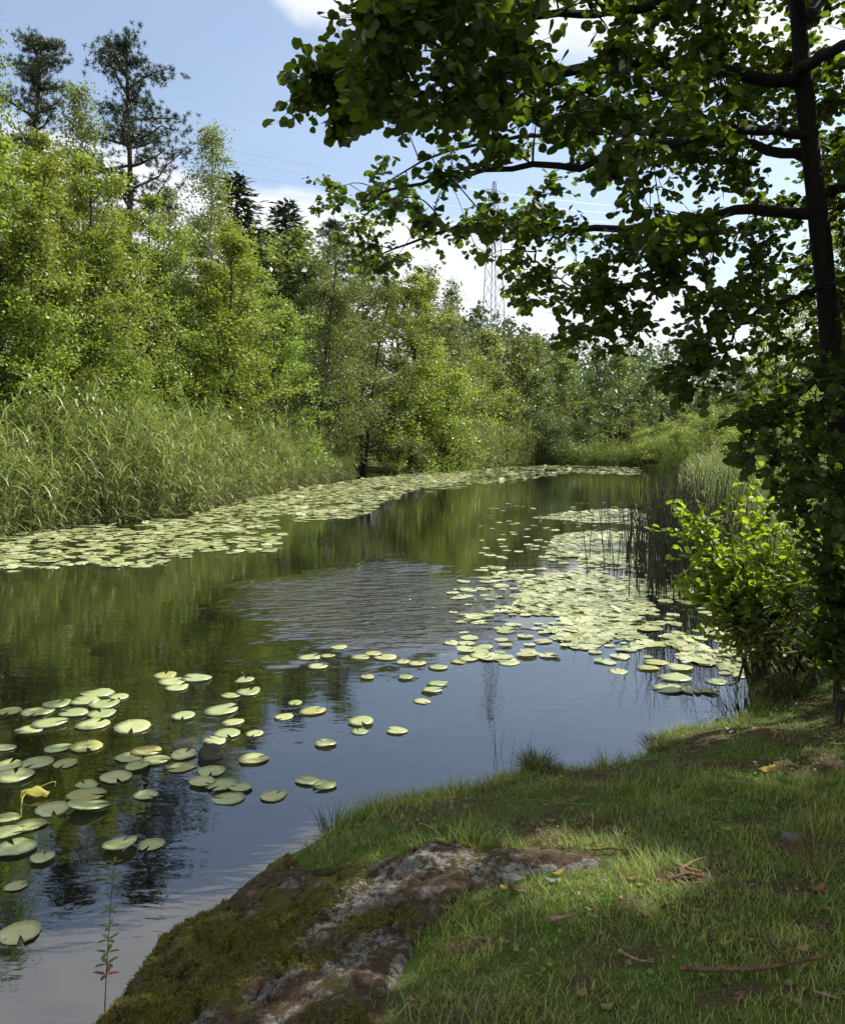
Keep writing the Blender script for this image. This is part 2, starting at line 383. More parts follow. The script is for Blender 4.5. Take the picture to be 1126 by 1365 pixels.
RIPPLE_C = P(525, 797)
def water_mat():
    m, t, out = new_mat('pond_water')
    pos = N(t, 'ShaderNodeNewGeometry').outputs['Position']
    # wind patch: an ellipse on the pond with a ragged edge
    mp = N(t, 'ShaderNodeMapping', vector_type='POINT')
    mp.inputs['Location'].default_value = (-RIPPLE_C[0], -RIPPLE_C[1], 0); t.links.new(pos, mp.inputs[0])
    mp2 = N(t, 'ShaderNodeMapping'); mp2.inputs['Rotation'].default_value = (0, 0, math.radians(28)); mp2.inputs['Scale'].default_value = (1 / 2.0, 1 / 3.1, 1)
    t.links.new(mp.outputs[0], mp2.inputs[0])
    ln = N(t, 'ShaderNodeVectorMath', operation='LENGTH'); t.links.new(mp2.outputs[0], ln.inputs[0])
    big = noise(t, 0.55, 4, 0.6, pos)
    rr = math_node(t, 'MULTIPLY_ADD', math_node(t, 'SUBTRACT', big, 0.5), 1.7, ln.outputs['Value'])
    patch = N(t, 'ShaderNodeMapRange', interpolation_type='SMOOTHSTEP'); t.links.new(rr, patch.inputs[0])
    patch.inputs[1].default_value = 0.35; patch.inputs[2].default_value = 1.2; patch.inputs[3].default_value = 1.0; patch.inputs[4].default_value = 0.0
    st = N(t, 'ShaderNodeMapping'); st.inputs['Rotation'].default_value = (0, 0, math.radians(-28)); st.inputs['Scale'].default_value = (1, 2.2, 1)
    t.links.new(pos, st.inputs[0])
    w1 = noise(t, 2.7, 2, 0.45, st.outputs[0], 0.6); w2 = noise(t, 5.5, 3, 0.55, st.outputs[0], 0.8); w3 = noise(t, 1.1, 2, 0.5, pos)
    amp = math_node(t, 'MULTIPLY_ADD', patch.outputs[0], 7.5, 0.07)
    h = math_node(t, 'MULTIPLY', math_node(t, 'MULTIPLY_ADD', w2, 0.30, w1), amp)
    h = math_node(t, 'MULTIPLY_ADD', w3, 0.12, h)
    body = ramp(t, noise(t, 0.4, 3, 0.5, pos), [(.3, (.003, .0035, .0025)), (.7, (.007, .007, .005))])
    p = principled(t, body, 0.015, 0.5); p.inputs['IOR'].default_value = 2.35
    bump(t, p, h, 1.0, 0.022)
    t.links.new(p.outputs[0], out.inputs[0])
    return m
M['water'] = water_mat()

# ------------------------------------------------------------------ pond outline and terrain
_px = lambda pts, z: [tuple(P(a, b, z)[:2]) for a, b in pts]
near_edge = [(-4.2, -3.0), (-2.3, 1.2)] + _px([(60, 1450), (150, 1340), (205, 1262), (290, 1212), (345, 1178), (372, 1143), (430, 1112), (478, 1080), (540, 1063), (600, 1056), (650, 1042),
             (700, 1022), (740, 1024), (772, 1026), (815, 1018), (852, 1012), (868, 985), (900, 972), (950, 968), (985, 955), (1002, 935)], 0.1)
far_right = [(3.2, 8.2), (4.2, 10.2), (5.6, 13), (6.6, 18), (9, 26), (13, 40), (20, 58), (26, 72), (27, 82)]
far_end = _px([(860, 621), (780, 619), (700, 618), (640, 622), (570, 627), (490, 632), (430, 640), (360, 655), (300, 668), (230, 685), (100, 697), (0, 712)], 0.0)
left_out = [(-13, 16), (-17, 10), (-22, 2), (-24, -12), (-8, -14)]
POND = near_edge + far_right + far_end + left_out

def terrain_z(x, y):
    x = np.asarray(x, float); y = np.asarray(y, float)
    sd = sdist(POND, x, y)
    near = smooth(15, 9, y) * smooth(-7, -3, x)
    rough = fbm(x * 1.3, y * 1.3, 4) - 0.5; fine = fbm(x * 7, y * 7, 3) - 0.5
    zn = 0.10 + 0.50 * (1 - np.exp(-np.maximum(sd, 0) / 1.5)) + 0.12 * rough * smooth(0, .6, sd) + 0.035 * fine
    zf = 0.08 + 0.5 * smooth(0, 8, sd) + 0.25 * rough
    zl = near * zn + (1 - near) * zf
    zl = zl + 9 * smooth(-13, -60, x) + 9 * smooth(100, 260, y) + 12 * smooth(60, 200, x) * smooth(60, 200, y) + 6 * smooth(10, 40, x) * smooth(2, 20, y) * 0.25
    zw = -0.06 - 0.6 * (1 - np.exp(np.minimum(sd, 0) / 0.6))
    e = smooth(-0.05, 0.05, sd) * near + smooth(-0.3, 0.3, sd) * (1 - near)
    return zw * (1 - e) + zl * e
BARE = [(590, 1105, 60, 16), (680, 1112, 40, 12), (920, 1162, 48, 12), (1030, 1182, 60, 14), (770, 1290, 20, 10), (960, 978, 70, 8), (1080, 985, 60, 10), (1065, 1110, 50, 16), (850, 1275, 40, 9), (640, 1215, 50, 9), (990, 1330, 60, 12), (840, 1200, 30, 8), (730, 1068, 40, 6), (1000, 1070, 40, 8), (890, 1055, 40, 7), (1090, 1240, 30, 10)]
def bare(x, y):
    v_ = np.zeros(np.shape(x))
    for a, b, c, d in BARE:
        q = P(a, b, .5); q1 = P(a + c, b, .5); q2 = P(a, b - d, .5)
        v_ = np.maximum(v_, np.exp(-(((x - q[0]) / (q1[0] - q[0])) ** 2 + ((y - q[1]) / (q2[1] - q[1])) ** 2)))
    return np.clip(v_ * 1.2 + .9 * (fbm(np.asarray(x) * 6 + 3, np.asarray(y) * 6, 3) - .5), 0, 1)
def gz(x, y):
    return float(terrain_z(np.array([x]), np.array([y]))[0])

def graded(lo, hi, step, a, b, g=1.055):
    core = list(np.arange(lo, hi, step)); s = step; v_ = core[-1]; up = []
    while v_ < b: s *= g; v_ += s; up.append(v_)
    s = step; v_ = lo; dn = []
    while v_ > a: s *= g; v_ -= s; dn.append(v_)
    return np.array(dn[::-1] + core + up)
gx = graded(-2.6, 5.2, 0.035, -420, 420); gy = graded(1.6, 8.2, 0.035, -60, 520)
X, Y = np.meshgrid(gx, gy); Z = terrain_z(X, Y)
nxg, nyg = len(gx), len(gy)
i = (np.arange(nyg - 1)[:, None] * nxg + np.arange(nxg - 1)[None]).ravel()
ground = link('ground', mesh('ground', [(np.stack([X, Y, Z], -1).reshape(-1, 3), np.stack([i, i + 1, i + 1 + nxg, i + nxg], -1))], True), None, M['ground'])
at = ground.data.attributes.new('bare', 'FLOAT', 'POINT'); at.data.foreach_set('value', np.where((np.abs(X) < 8) & (Y < 12) & (Y > 0), bare(X, Y), 0).ravel().astype(np.float32))
tag(ground, 'mossy soil of the bank and the land round the pond', kind='structure')
water = link('water', mesh('water', [(np.array([[-60, -30, 0], [60, -30, 0], [60, 100, 0], [-60, 100, 0]]), np.array([[0, 1, 2, 3]]))]), None, M['water'])
tag(water, 'dark still pond reflecting sky and trees', kind='structure')

# ------------------------------------------------------------------ tree builders
def sphere_dirs(r, n):
    d = r.normal(size=(n, 3)); return unit(d)
def leaves_at(r, centers, per, sigma, size, tmpl, flat=0.75, droop=0.25, up=0.9):
    n = len(centers) * per
    c = np.repeat(np.asarray(centers), per, 0) + r.normal(size=(n, 3)) * np.array([1, 1, flat]) * sigma
    ax = r.normal(size=(n, 3)); ax[:, 2] = ax[:, 2] * 0.5 - droop
    nr = r.normal(size=(n, 3)) * 0.75 + np.array([0, 0, up])
    return place(tmpl, c, ax, nr, size * r.uniform(0.65, 1.3, n))

def gen_broad(r, h=10.0, base=0.06, cr=2.6, nb=26, per=34, ls=0.105, stems=2, tmpl=QUAD_T, sigma=0.17, lean=0.5, subs=5, droop=0.0, prof=None, elev=(18, 65)):
    wood, cl = [], []
    prof = prof or ([0, .15, .4, .7, 1], [.6, .9, 1, .72, .16])
    for s in range(stems):
        hh = h * (1 if s == 0 else r.uniform(.7, .95)); az = r.uniform(0, 6.28); off = 0 if stems == 1 else r.uniform(.05, .3)
        k = 9; t = np.linspace(0, 1, k)[:, None]
        tr = np.array([math.cos(az), math.sin(az), 0]) * (off + lean * t ** 1.3 * (1 if stems > 1 else .5)) + np.array([0, 0, hh]) * t + np.cumsum(r.normal(size=(k, 3)) * [.06, .06, 0], 0) * t
        wood.append(tube(tr, np.linspace(.011 * hh, .0015 * hh, k), 6))
        for b in range(nb // stems + 4):
            tt = base + (0.98 - base) * (b + r.random()) / (nb // stems + 4)
            p0 = np.array([np.interp(tt, t[:, 0], tr[:, c]) for c in range(3)])
            L = cr * np.interp(tt, *prof) * r.uniform(.6, 1.12); a = b * 2.4 + r.uniform(-.5, .5) + s
            e = math.radians(np.interp(tt, [0, 1], elev) + r.uniform(-12, 12))
            d = np.array([math.cos(a) * math.cos(e), math.sin(a) * math.cos(e), math.sin(e)])
            q = np.linspace(0, 1, 5)[:, None]
            br = p0 + d * L * q + np.array([0, 0, .16 * L]) * q ** 2 - np.array([0, 0, droop * L]) * q ** 2.5 + r.normal(size=(5, 3)) * .04 * L * q
            wood.append(tube(br, np.linspace(.0045 * h * (1 - .6 * tt), .0008 * h, 5), 4))
            cl.append(br[-1])
            for j in range(subs):
                w = r.uniform(.25, .98); q0 = np.array([np.interp(w, q[:, 0], br[:, c]) for c in range(3)])
                dd = unit(d + r.normal(size=3) * .75); SL = (.22 + .28 * r.random()) * L + .15
                for f_ in (.45, .8, 1.05): cl.append(q0 + dd * SL * f_ - np.array([0, 0, droop * SL * f_ ** 2]))
                if j < 2: wood.append(tube(np.array([q0, q0 + dd * SL * .5, q0 + dd * SL - np.array([0, 0, droop * SL * .8])]), [.0012 * h, .0009 * h, .0005 * h], 3))
    return wood, leaves_at(r, cl, per, sigma, ls, tmpl, .75, .25 + droop)

def tufts(r, c, per, L):
    n = len(c) * per
    ax = unit(r.normal(size=(n, 3)) + np.array([0, 0, .35]))
    return place(NEEDLE_T, np.repeat(c, per, 0), ax, r.normal(size=(n, 3)), L * r.uniform(.7, 1.2, n))
def gen_pine(r, h=14.0, base=.42, cr=2.8, nb=30, lean=.5):
    k = 10; t = np.linspace(0, 1, k)[:, None]
    tr = np.array([lean, 0, 0]) * t ** 2 + np.array([0, 0, h]) * t + np.cumsum(r.normal(size=(k, 3)) * [.09, .09, 0], 0)
    wood = [tube(tr, np.linspace(.014 * h, .003 * h, k), 7)]; cl = []
    for b in range(nb):
        tt = base + (.99 - base) * (b + r.random()) / nb
        p0 = np.array([np.interp(tt, t[:, 0], tr[:, c]) for c in range(3)])
        L = cr * np.interp(tt, [base, .6, .85, 1], [.75, 1, .62, .18]) * r.uniform(.45, 1.15); a = b * 2.4 + r.uniform(-.6, .6)
        e = math.radians(r.uniform(-8, 25) + 35 * max(0, tt - .8) * 4)
        d = np.array([math.cos(a) * math.cos(e), math.sin(a) * math.cos(e), math.sin(e)]); q = np.linspace(0, 1, 5)[:, None]
        br = p0 + d * L * q + np.array([0, 0, .12 * L]) * q ** 2 + r.normal(size=(5, 3)) * .05 * L * q
        wood.append(tube(br, np.linspace(.004 * h, .001 * h, 5), 4))
        for j in range(10):
            w = r.uniform(.3, 1.05); q0 = br[0] + (br[-1] - br[0]) * w
            for z_ in range(6): cl.append(q0 + r.normal(size=3) * np.array([.34, .34, .13]) * (.5 + .25 * L))
    for b in range(7):
        tt = r.uniform(.2, base); p0 = np.array([np.interp(tt, t[:, 0], tr[:, c]) for c in range(3)]); a = r.uniform(0, 6.28)
        wood.append(tube(np.array([p0, p0 + [math.cos(a), math.sin(a), -.1], p0 + [1.7 * math.cos(a), 1.7 * math.sin(a), -.1]]), [.03, .02, .008], 4))
    return wood, tufts(r, np.array(cl), 26, .13)
def gen_spruce(r, h=12.0, cr=1.9):
    tr = np.array([[0, 0, 0], [0, 0, h * .5], [0, 0, h]]); wood = [tube(tr, [.012 * h, .007 * h, .001 * h], 6)]; c, ax = [], []
    nw = 34
    for w in range(nw):
        tt = .04 + .95 * (w / nw); L0 = cr * (1 - tt) ** .85 + .12
        for b in range(6):
            a = b * 1.047 + w * .7 + r.uniform(-.25, .25); L = L0 * r.uniform(.65, 1.15)
            d = np.array([math.cos(a), math.sin(a), -.18 + .45 * tt]); p0 = np.array([0, 0, h * tt]); p1 = p0 + d * L
            if b % 2 == 0: wood.append(tube(np.array([p0, p1]), [.014, .004], 3))
            m = int(7 + L * 22); s = r.uniform(.12, 1.05, m)[:, None]
            c.append(p0 + d * L * s + r.normal(size=(m, 3)) * .05); dd = d + r.normal(size=(m, 3)) * .75; dd[:, 2] -= .35; ax.append(dd)
    c = np.concatenate(c); ax = np.concatenate(ax)
    return wood, place((NARROW_T[0] * np.array([1.6, 1, 1]), NARROW_T[1]), c, ax, r.normal(size=(len(c), 3)) * .5 + np.array([0, 0, 1]), .3 * r.uniform(.7, 1.2, len(c)))

PROTO = {}
def make_proto(key, name, gen, height, wood_mat, crown_mat):
    wood, lv = gen
    PROTO[key] = dict(name=name, h=height, w=mesh(name + '_trunk', wood, True), l=mesh(name + '_crown', [lv]), wm=wood_mat, lm=crown_mat)
    PROTO[key]['w'].materials.append(wood_mat); PROTO[key]['l'].materials.append(crown_mat)
R_ = lambda s: np.random.default_rng(s)
for q in range(4):
    make_proto(f'broad{q}', 'broadleaf_tree', gen_broad(R_(20 + q), 10, .05, 2.5, 30, 42, (.12, .095, .11, .088)[q], 2 + q % 2, sigma=(.17, .13, .15, .14)[q], subs=4), 10, M['bark'], M['broad'])
for q in range(3):
    make_proto(f'bush{q}', 'bush', gen_broad(R_(40 + q), 5, .02, 2.1, 26, 22, .10, 4, sigma=.16, lean=1.0), 5, M['bark'], M['broad'])
for q in range(2):
    make_proto(f'willow{q}', 'willow_tree', gen_broad(R_(50 + q), 10, .04, 3.2, 30, 38, .13, 3, tmpl=(NARROW_T[0] * np.array([1.8, 1, 1]), NARROW_T[1]), sigma=.2, lean=1.2, droop=.2), 10, M['bark'], M['willow'])
for q in range(3):
    make_proto(f'birch{q}', 'birch_tree', gen_broad(R_(60 + q), 12, .22, 2.0, 38, 17, .085, 1, sigma=.19, droop=.45, elev=(35, 72)), 12, M['birch_bark'], M['birch'])
for q in range(3):
    make_proto(f'far{q}', 'broadleaf_tree', gen_broad(R_(70 + q), 9, .04, 2.3, 24, 11, .21, 1 + q % 2, sigma=.22, subs=4), 9, M['bark'], M['far'])
make_proto('fbirch', 'birch_tree', gen_broad(R_(77), 11, .12, 1.7, 30, 9, .17, 1, sigma=.22, subs=4, droop=.3, elev=(35, 72)), 11, M['birch_bark'], M['far'])
make_proto('greybush', 'bush', gen_broad(R_(78), 4, .0, 2.0, 24, 12, .16, 4, sigma=.2, tmpl=(NARROW_T[0] * np.array([1.8, 1, 1]), NARROW_T[1]), lean=1.0), 4, M['bark'], M['grey_bush'])
make_proto('pine0', 'pine_tree', gen_pine(R_(80), 15, .38, 2.4, 36, .3), 15, M['pine_bark'], M['pine'])
make_proto('pine1', 'pine_tree', gen_pine(R_(83), 15, .24, 3.1, 52, -.6), 15, M['pine_bark'], M['pine'])
make_proto('spruce', 'spruce_tree', gen_spruce(R_(85)), 12, M['bark'], M['spruce'])

def tree(key, px, top, D, label, cat='tree', group=None, rz=None, wide=1.0, tall=None, name=None):
    pr = PROTO[key]; x = (px - 563.0) / F * D * 1.0; y = float(D); g = gz(x, y) - 0.05
    H = EYE + (HORIZON - top) / F * D - g
    if tall: H = tall
    s = H / pr['h']
    root = thing(name or pr['name'], (x, y, g), label, cat, group)
    root.rotation_euler = (0, 0, rng.uniform(0, 6.28) if rz is None else rz); root.scale = (s * wide, s * wide, s)
    link('trunk', pr['w'], root); link('crown', pr['l'], root)
    return root

# front row behind the left reeds
tree('broad0', -25, 150, 27, 'tall bright green tree cut by the left edge, nearest behind the reeds', rz=.3)
tree('broad1', 45, 195, 29, 'bright green tree just in front of the lone slim pine', rz=2.2)
tree('broad2', 108, 228, 31.5, 'leafy bright green tree with thin dark forked trunks above the reeds', rz=4.1)
tree('broad3', 168, 300, 34, 'lower bright green tree in front of the broad dark pine', rz=1.0)
tree('broad1', 238, 322, 39, 'green tree with slender dark stem right of the broad pine', rz=5.0, wide=1.15)
tree('broad0', 305, 325, 41, 'rounded green tree below the airy birch and the small spruce', rz=3.3, wide=1.2)
tree('broad3', 355, 338, 46, 'green tree right below the pointed spruce on the ridge', rz=4.4, wide=1.2)
tree('willow0', 415, 335, 52, 'dull green willow between the spruces and the dark leaning willow', rz=.9, wide=1.0)
tree('willow1', 482, 362, 58, 'dark leaning willow overhanging the water at the end of the reeds', rz=2.0, wide=1.05)
tree('broad2', 545, 378, 64, 'olive green tree beside the dark leaning willow by the water', rz=2.8, wide=1.25)
tree('willow0', 598, 398, 69, 'green willow at the outer corner of the left bank', rz=5.2, wide=1.0)
tree('bush0', 60, 430, 28.7, 'green bush under the tallest left trees, right behind the reeds', 'bush', rz=.5)
tree('bush1', 135, 440, 31.7, 'yellow-green bush behind the reeds, under the forked dark trunks', 'bush', rz=2.9)
tree('bush2', 215, 445, 37.8, 'bushy green shrub behind the middle of the reed bed', 'bush', rz=1.4)
tree('bush0', 290, 450, 45.1, 'low leafy shrub behind the far half of the reed bed', 'bush', rz=4.0)
tree('bush1', 375, 470, 56.1, 'low shrub behind the far end of the reed bed', 'bush', rz=5.4)
tree('bush2', 575, 480, 63, 'bright shrub at the foot of the olive green tree', 'bush', rz=3.0)
tree('bush0', 520, 500, 60, 'shaded shrub under the dark leaning willow', 'bush', rz=1.9)
tree('bush2', 632, 480, 80, 'bright yellow-green shrub at the outer corner of the left bank', 'bush', rz=.2)
# behind them
tree('birch0', 8, 12, 33, 'very tall birch rising above everything at the left edge', rz=1.0)
tree('pine0', 60, 70, 40, 'slim pine with a small open crown at the upper left', rz=.4, wide=.95)
tree('pine1', 172, 90, 45, 'broad dark pine with layered boughs reaching over the green trees', rz=2.6, wide=1.0)
tree('birch1', 135, 140, 38, 'slender birch standing between the two pines', rz=2.0)
tree('birch2', 272, 180, 54, 'airy light birch standing alone right of the broad pine', rz=3.6)
tree('birch1', 225, 262, 48, 'birch crown at the foot of the broad dark pine', rz=4.9)
tree('spruce', 322, 238, 63, 'taller pointed dark spruce on the left ridge', rz=0, wide=1.7)
tree('spruce', 385, 272, 73, 'shorter pointed dark spruce on the left ridge', rz=1, wide=1.7)
tree('pine0', 447, 300, 80, 'thin sparse pine on the ridge right of the spruces', rz=2)
tree('broad2', 290, 308, 56, 'green tree behind the airy birch on the left ridge', rz=.2, wide=1.3)
tree('far0', 345, 318, 66, 'rounded green tree between the two pointed spruces', rz=.8, wide=1.4)
tree('far1', 415, 330, 70, 'green tree just right of the shorter spruce', rz=1.7, wide=1.4)
tree('fbirch', 470, 345, 80, 'birch crown rising behind the dark leaning willow', rz=.5, wide=1.2)
tree('fbirch', 563, 365, 88, 'thin pale birch tip above the olive green tree', rz=2.2, wide=1.2)
tree('fbirch', 607, 383, 90, 'sparse birch tip at the right end of the left trees', rz=3.1)
tree('far2', 530, 385, 82, 'green tree behind the olive tree on the left bank', rz=2.6, wide=1.4)
tree('broad0', 70, 240, 33, 'shaded green tree at the foot of the slim pine', rz=2.7)
tree('broad2', 0, 230, 29, 'green tree at the left edge behind the tallest front tree', rz=1.5)
tree('broad1', 190, 285, 40, 'green tree filling the gap below the broad pine', rz=.6, wide=1.3)
tree('broad3', 130, 235, 36, 'green tree between the forked trunks and the broad pine', rz=5.6, wide=1.2)
# beyond the far end of the pond
far_row = [
 ('far0', 655, 448, 88, 'green tree standing right below the lattice pylon'), ('far1', 688, 462, 92, 'darker tree just right of the pylon foot'),
 ('fbirch', 722, 452, 96, 'slender tree in the far row right of the pylon'), ('far2', 712, 500, 87, 'bright rounded tree above the far sedge bank'),
 ('far1', 755, 470, 99, 'tall dull green tree in the middle of the far row'), ('fbirch', 790, 462, 97, 'tall pale birch with a light trunk in the far row'),
 ('far0', 825, 472, 96, 'rounded pale tree right of the pale trunked birch'), ('fbirch', 862, 492, 94, 'birch left of the gap in the alder leaves, far bank'),
 ('far2', 893, 500, 92, 'light green tree on the far bank below the wooded ridge'), ('far1', 930, 518, 88, 'green tree on the far bank behind the bulrushes'),
 ('far0', 965, 530, 80, 'green tree at the right end of the far bank'), ('far2', 1000, 545, 70, 'tree on the right bank behind the hanging alder leaves'),
 ('far2', 672, 505, 82, 'bright yellow-green tree at the left end of the far row'), ('far1', 640, 455, 95, 'tree behind the outer corner of the left bank'),
 ('fbirch', 745, 520, 90, 'small tree above the sedges in the middle of the far bank'), ('far0', 840, 540, 88, 'low rounded tree near the water on the far bank'),
 ('far1', 780, 535, 91, 'low dark tree by the water on the far bank')]
for a, b, c, d, e in far_row: tree(a, b, c, d, e, group='trees on the far bank', wide=1.25)
tree('greybush', 735, 555, 84, 'silvery grey-green bush by the water on the far bank', 'bush', rz=.3)
tree('bush1', 905, 560, 74, 'yellow-green bush at the water on the right far bank', 'bush', rz=.3, wide=1.3)
tree('bush0', 948, 548, 62, 'bright bush behind the bulrushes on the right bank', 'bush', rz=2.3, wide=1.2)
tree('bush2', 872, 575, 78, 'low yellowish bush at the far right corner of the pond', 'bush', rz=4.3, wide=1.5)
tree('bush2', 1000, 560, 40, 'bush on the right bank behind the bright sapling', 'bush', rz=1.3, wide=1.2)
tree('broad1', 1110, 250, 20, 'sunlit green tree behind the alder trunk at the right edge', rz=1.1)
tree('broad3', 1030, 400, 28, 'sunlit green tree on the right bank left of the alder trunk', rz=.1, wide=.9)

SUN_DIR = np.array([math.sin(SUN_AZ) * math.cos(SUN_EL), math.cos(SUN_AZ) * math.cos(SUN_EL), math.sin(SUN_EL)])
SPOTS = [(P(775, 1088, .5), .25), (P(862, 1138, .55), .33), (P(815, 1112, .52), .12), (P(705, 1085, .48), .10), (P(975, 1150, .55), .10), (P(1085, 1205, .6), .12)]
def carve(c):  # crown leaves removed along sun rays to shape sunlit patches on the bank
    keep_ = np.ones(len(c), bool)
    for q, rad in SPOTS:
        w = c - q; w = w - (w @ SUN_DIR)[:, None] * SUN_DIR; keep_ &= np.linalg.norm(w, axis=1) > rad + .07 * np.sin(c[:, 2] * 9 + c[:, 0] * 7)
    return keep_
for sd_k, x, y, H_, lab in ((201, 8.0, 6.4, 9.0, 'leafy tree on the near bank right of the alder'), (202, 7.0, 3.2, 8.5, 'leafy tree on the near bank right of the camera'), (203, 9.5, 8.8, 6.0, 'low leafy tree on the near bank behind the others')):
    wd, lv = gen_broad(R_(sd_k), H_, .05, 2.7, 34, 42, .13, 2, sigma=.2, subs=5); base_ = np.array([x, y, gz(x, y) - .05])
    k_ = carve(lv[0].reshape(-1, 4, 3).mean(1) + base_); vv = lv[0].reshape(-1, 4, 3)[k_].reshape(-1, 3)
    rt = thing('broadleaf_tree', base_, lab, 'tree'); link('trunk', mesh('trunk', wd, True), rt, M['bark']); link('crown', mesh('crown', [(vv, np.arange(len(vv)).reshape(-1, 4))]), rt, M['broad'])
# far woods that read as one mass
def far_wood(name, spots, label):
    r = R_(5); ch = []
    for (px, top, D, sp) in spots:
        x = (px - 563) / F * D; g = gz(x, D); H = EYE + (HORIZON - top) / F * D - g; n = int(260)
        if sp:
            t = r.random(n) ** .7; rad = (1 - t) * H * .16 + .15; a = r.uniform(0, 6.28, n)
            c = np.stack([x + rad * np.cos(a), D + rad * np.sin(a), g + t * H], -1)
            ax = np.stack([np.cos(a), np.sin(a), -.3 + 0 * a], -1)
        else:
            d = sphere_dirs(r, n); rr = r.uniform(.75, 1.05, n)[:, None]
            c = np.array([x, D, g + H * .55]) + d * rr * np.array([H * .27, H * .27, H * .45]); ax = r.normal(size=(n, 3))
        ch.append(place(QUAD_T, c, ax, r.normal(size=(n, 3)) * .6 + np.array([0, -.3, 1]), r.uniform(.6, 1.2, n)))
    o = link(name, mesh(name, ch), None, M['wood']); tag(o, label, None, None, 'stuff')
M['wood'] = leaf_mat('far_wood_foliage', [(.045, .075, .03), (.065, .095, .04), (.05, .075, .035)], 0.25)
sp = []
r = R_(9)
for k in range(90):
    px = r.uniform(610, 1120); sp.append((px, np.interp(px, [610, 700, 800, 900, 1000, 1120], [455, 480, 490, 500, 510, 520]) + r.uniform(0, 40), r.uniform(104, 140), r.random() < .1))
far_wood('woods', sp, 'green woods directly behind the far bank trees')
sp = []
for k in range(55):
    px = r.uniform(600, 760); top = np.interp(px, [600, 640, 690, 720, 760], [425, 402, 428, 440, 452]) + r.uniform(0, 26); sp.append((px, top, r.uniform(150, 200), r.random() < .35))
far_wood('far_woods', sp, 'wooded knoll behind the pylon')
sp = []
for k in range(80):
    px = r.uniform(740, 1180); top = np.interp(px, [740, 800, 850, 900, 925, 960, 1100], [445, 448, 455, 446, 458, 478, 480]) + r.uniform(0, 28); sp.append((px, top, r.uniform(170, 240), r.random() < .3))
far_wood('far_woods', sp, 'wooded ridge beyond the far bank')

# ------------------------------------------------------------------ pylon and wires
m, t, out = new_mat('galvanised_steel'); p = principled(t, (.20, .21, .22), .5, .5); p.inputs['Metallic'].default_value = .6; t.links.new(p.outputs[0], out.inputs[0]); M['steel'] = m
PD = 110.0; pxx = (656 - 563) / F * PD; pz0 = gz(pxx, PD)
ptop = EYE + (HORIZON - 252) / F * PD - pz0
pyl = thing('lattice_pylon', (pxx, PD, pz0), 'grey steel lattice power pylon rising behind the far trees', 'pylon')
pyl.rotation_euler = (0, 0, .5)
hw = lambda z: np.interp(z, [0, ptop * .8, ptop], [1.7, .62, .12])
for sx, sy in ((-1, -1), (1, -1), (1, 1), (-1, 1)):
    zs = np.linspace(0, ptop, 8); link('leg', mesh('leg', [tube(np.stack([sx * hw(zs), sy * hw(zs), zs], -1),   .06, 4)]), pyl, M['steel'])
br = []; zs = np.concatenate([np.arange(0, ptop * .8, 2.0), np.arange(ptop * .8, ptop, 1.2)])
for a, b in zip(zs[:-1], zs[1:]):
    for (s0, s1) in (((-1, -1), (1, -1)), ((1, -1), (1, 1)), ((1, 1), (-1, 1)), ((-1, 1), (-1, -1))):
        for u0, u1 in ((s0, s1), (s1, s0)):
            br.append(tube(np.array([[u0[0] * hw(a), u0[1] * hw(a), a], [u1[0] * hw(b), u1[1] * hw(b), b]]), .024, 3))
link('brace', mesh('brace', br), pyl, M['steel'])['kind'] = 'stuff'
wire_z = [EYE + (HORIZON - q) / F * PD for q in (266, 277, 290)]
for wz in wire_z:
    zz = wz - pz0
    link('crossarm', mesh('crossarm', [tube(np.array([[-2.0, 0, zz], [0, 0, zz + .4], [2.0, 0, zz]]), .045, 4), tube(np.array([[-2.0, 0, zz], [2.0, 0, zz]]), .045, 4)]), pyl, M['steel'])
for k, wz in enumerate(wire_z):
    tt = np.linspace(-.25, 1.0, 40); pts = np.stack([pxx - 69 * tt, PD - 50 * tt, wz - 6 * tt + 4 * tt ** 2], -1)
    w = link('power_line', mesh('power_line', [tube(pts, .022, 3)]), None, M['steel'])
    tag(w, ['uppermost of the three thin power lines crossing the sky', 'middle of the three thin power lines crossing the sky', 'lowest of the three thin power lines crossing the sky'][k], 'power line', 'power lines from the pylon')

# ------------------------------------------------------------------ reed beds
def strips(base, direction, lean, L, W, seg=4, curl=1.0):
    """ribbon leaves: base Nx3, horizontal direction Nx2, lean 0..1 start pitch, length, width"""
    n = len(base); s = np.linspace(0, 1, seg + 1); h = np.stack([direction[:, 0], direction[:, 1], np.zeros(n)], -1)
    ang0 = np.asarray(lean); pts = [base]; cur = base
    for k in range(seg):
        a = ang0 + curl * (k + .5) / seg
        cur = cur + (L / seg)[:, None] * (h * np.sin(a)[:, None] + np.array([0, 0, 1.0]) * np.cos(a)[:, None]); pts.append(cur)
    side = np.stack([-direction[:, 1], direction[:, 0], np.zeros(n)], -1); V = []
    prof = np.array([.7, 1, .9, .6, .04]) if seg == 4 else np.linspace(1, .04, seg + 1)
    for k in range(seg + 1):
        w = (W * prof[k] * .5)[:, None]; V += [pts[k] - side * w, pts[k] + side * w]
    V = np.stack(V, 1); m_ = 2 * (seg + 1)
    f = np.array([[2 * k, 2 * k + 1, 2 * k + 3, 2 * k + 2] for k in range(seg)])
    return V.reshape(-1, 3), (f[None] + (np.arange(n) * m_)[:, None, None]).reshape(-1, 4)
def rdir(r, n, bias=(0, 0)):
    d = r.normal(size=(n, 2)) + np.array(bias); return unit(d)
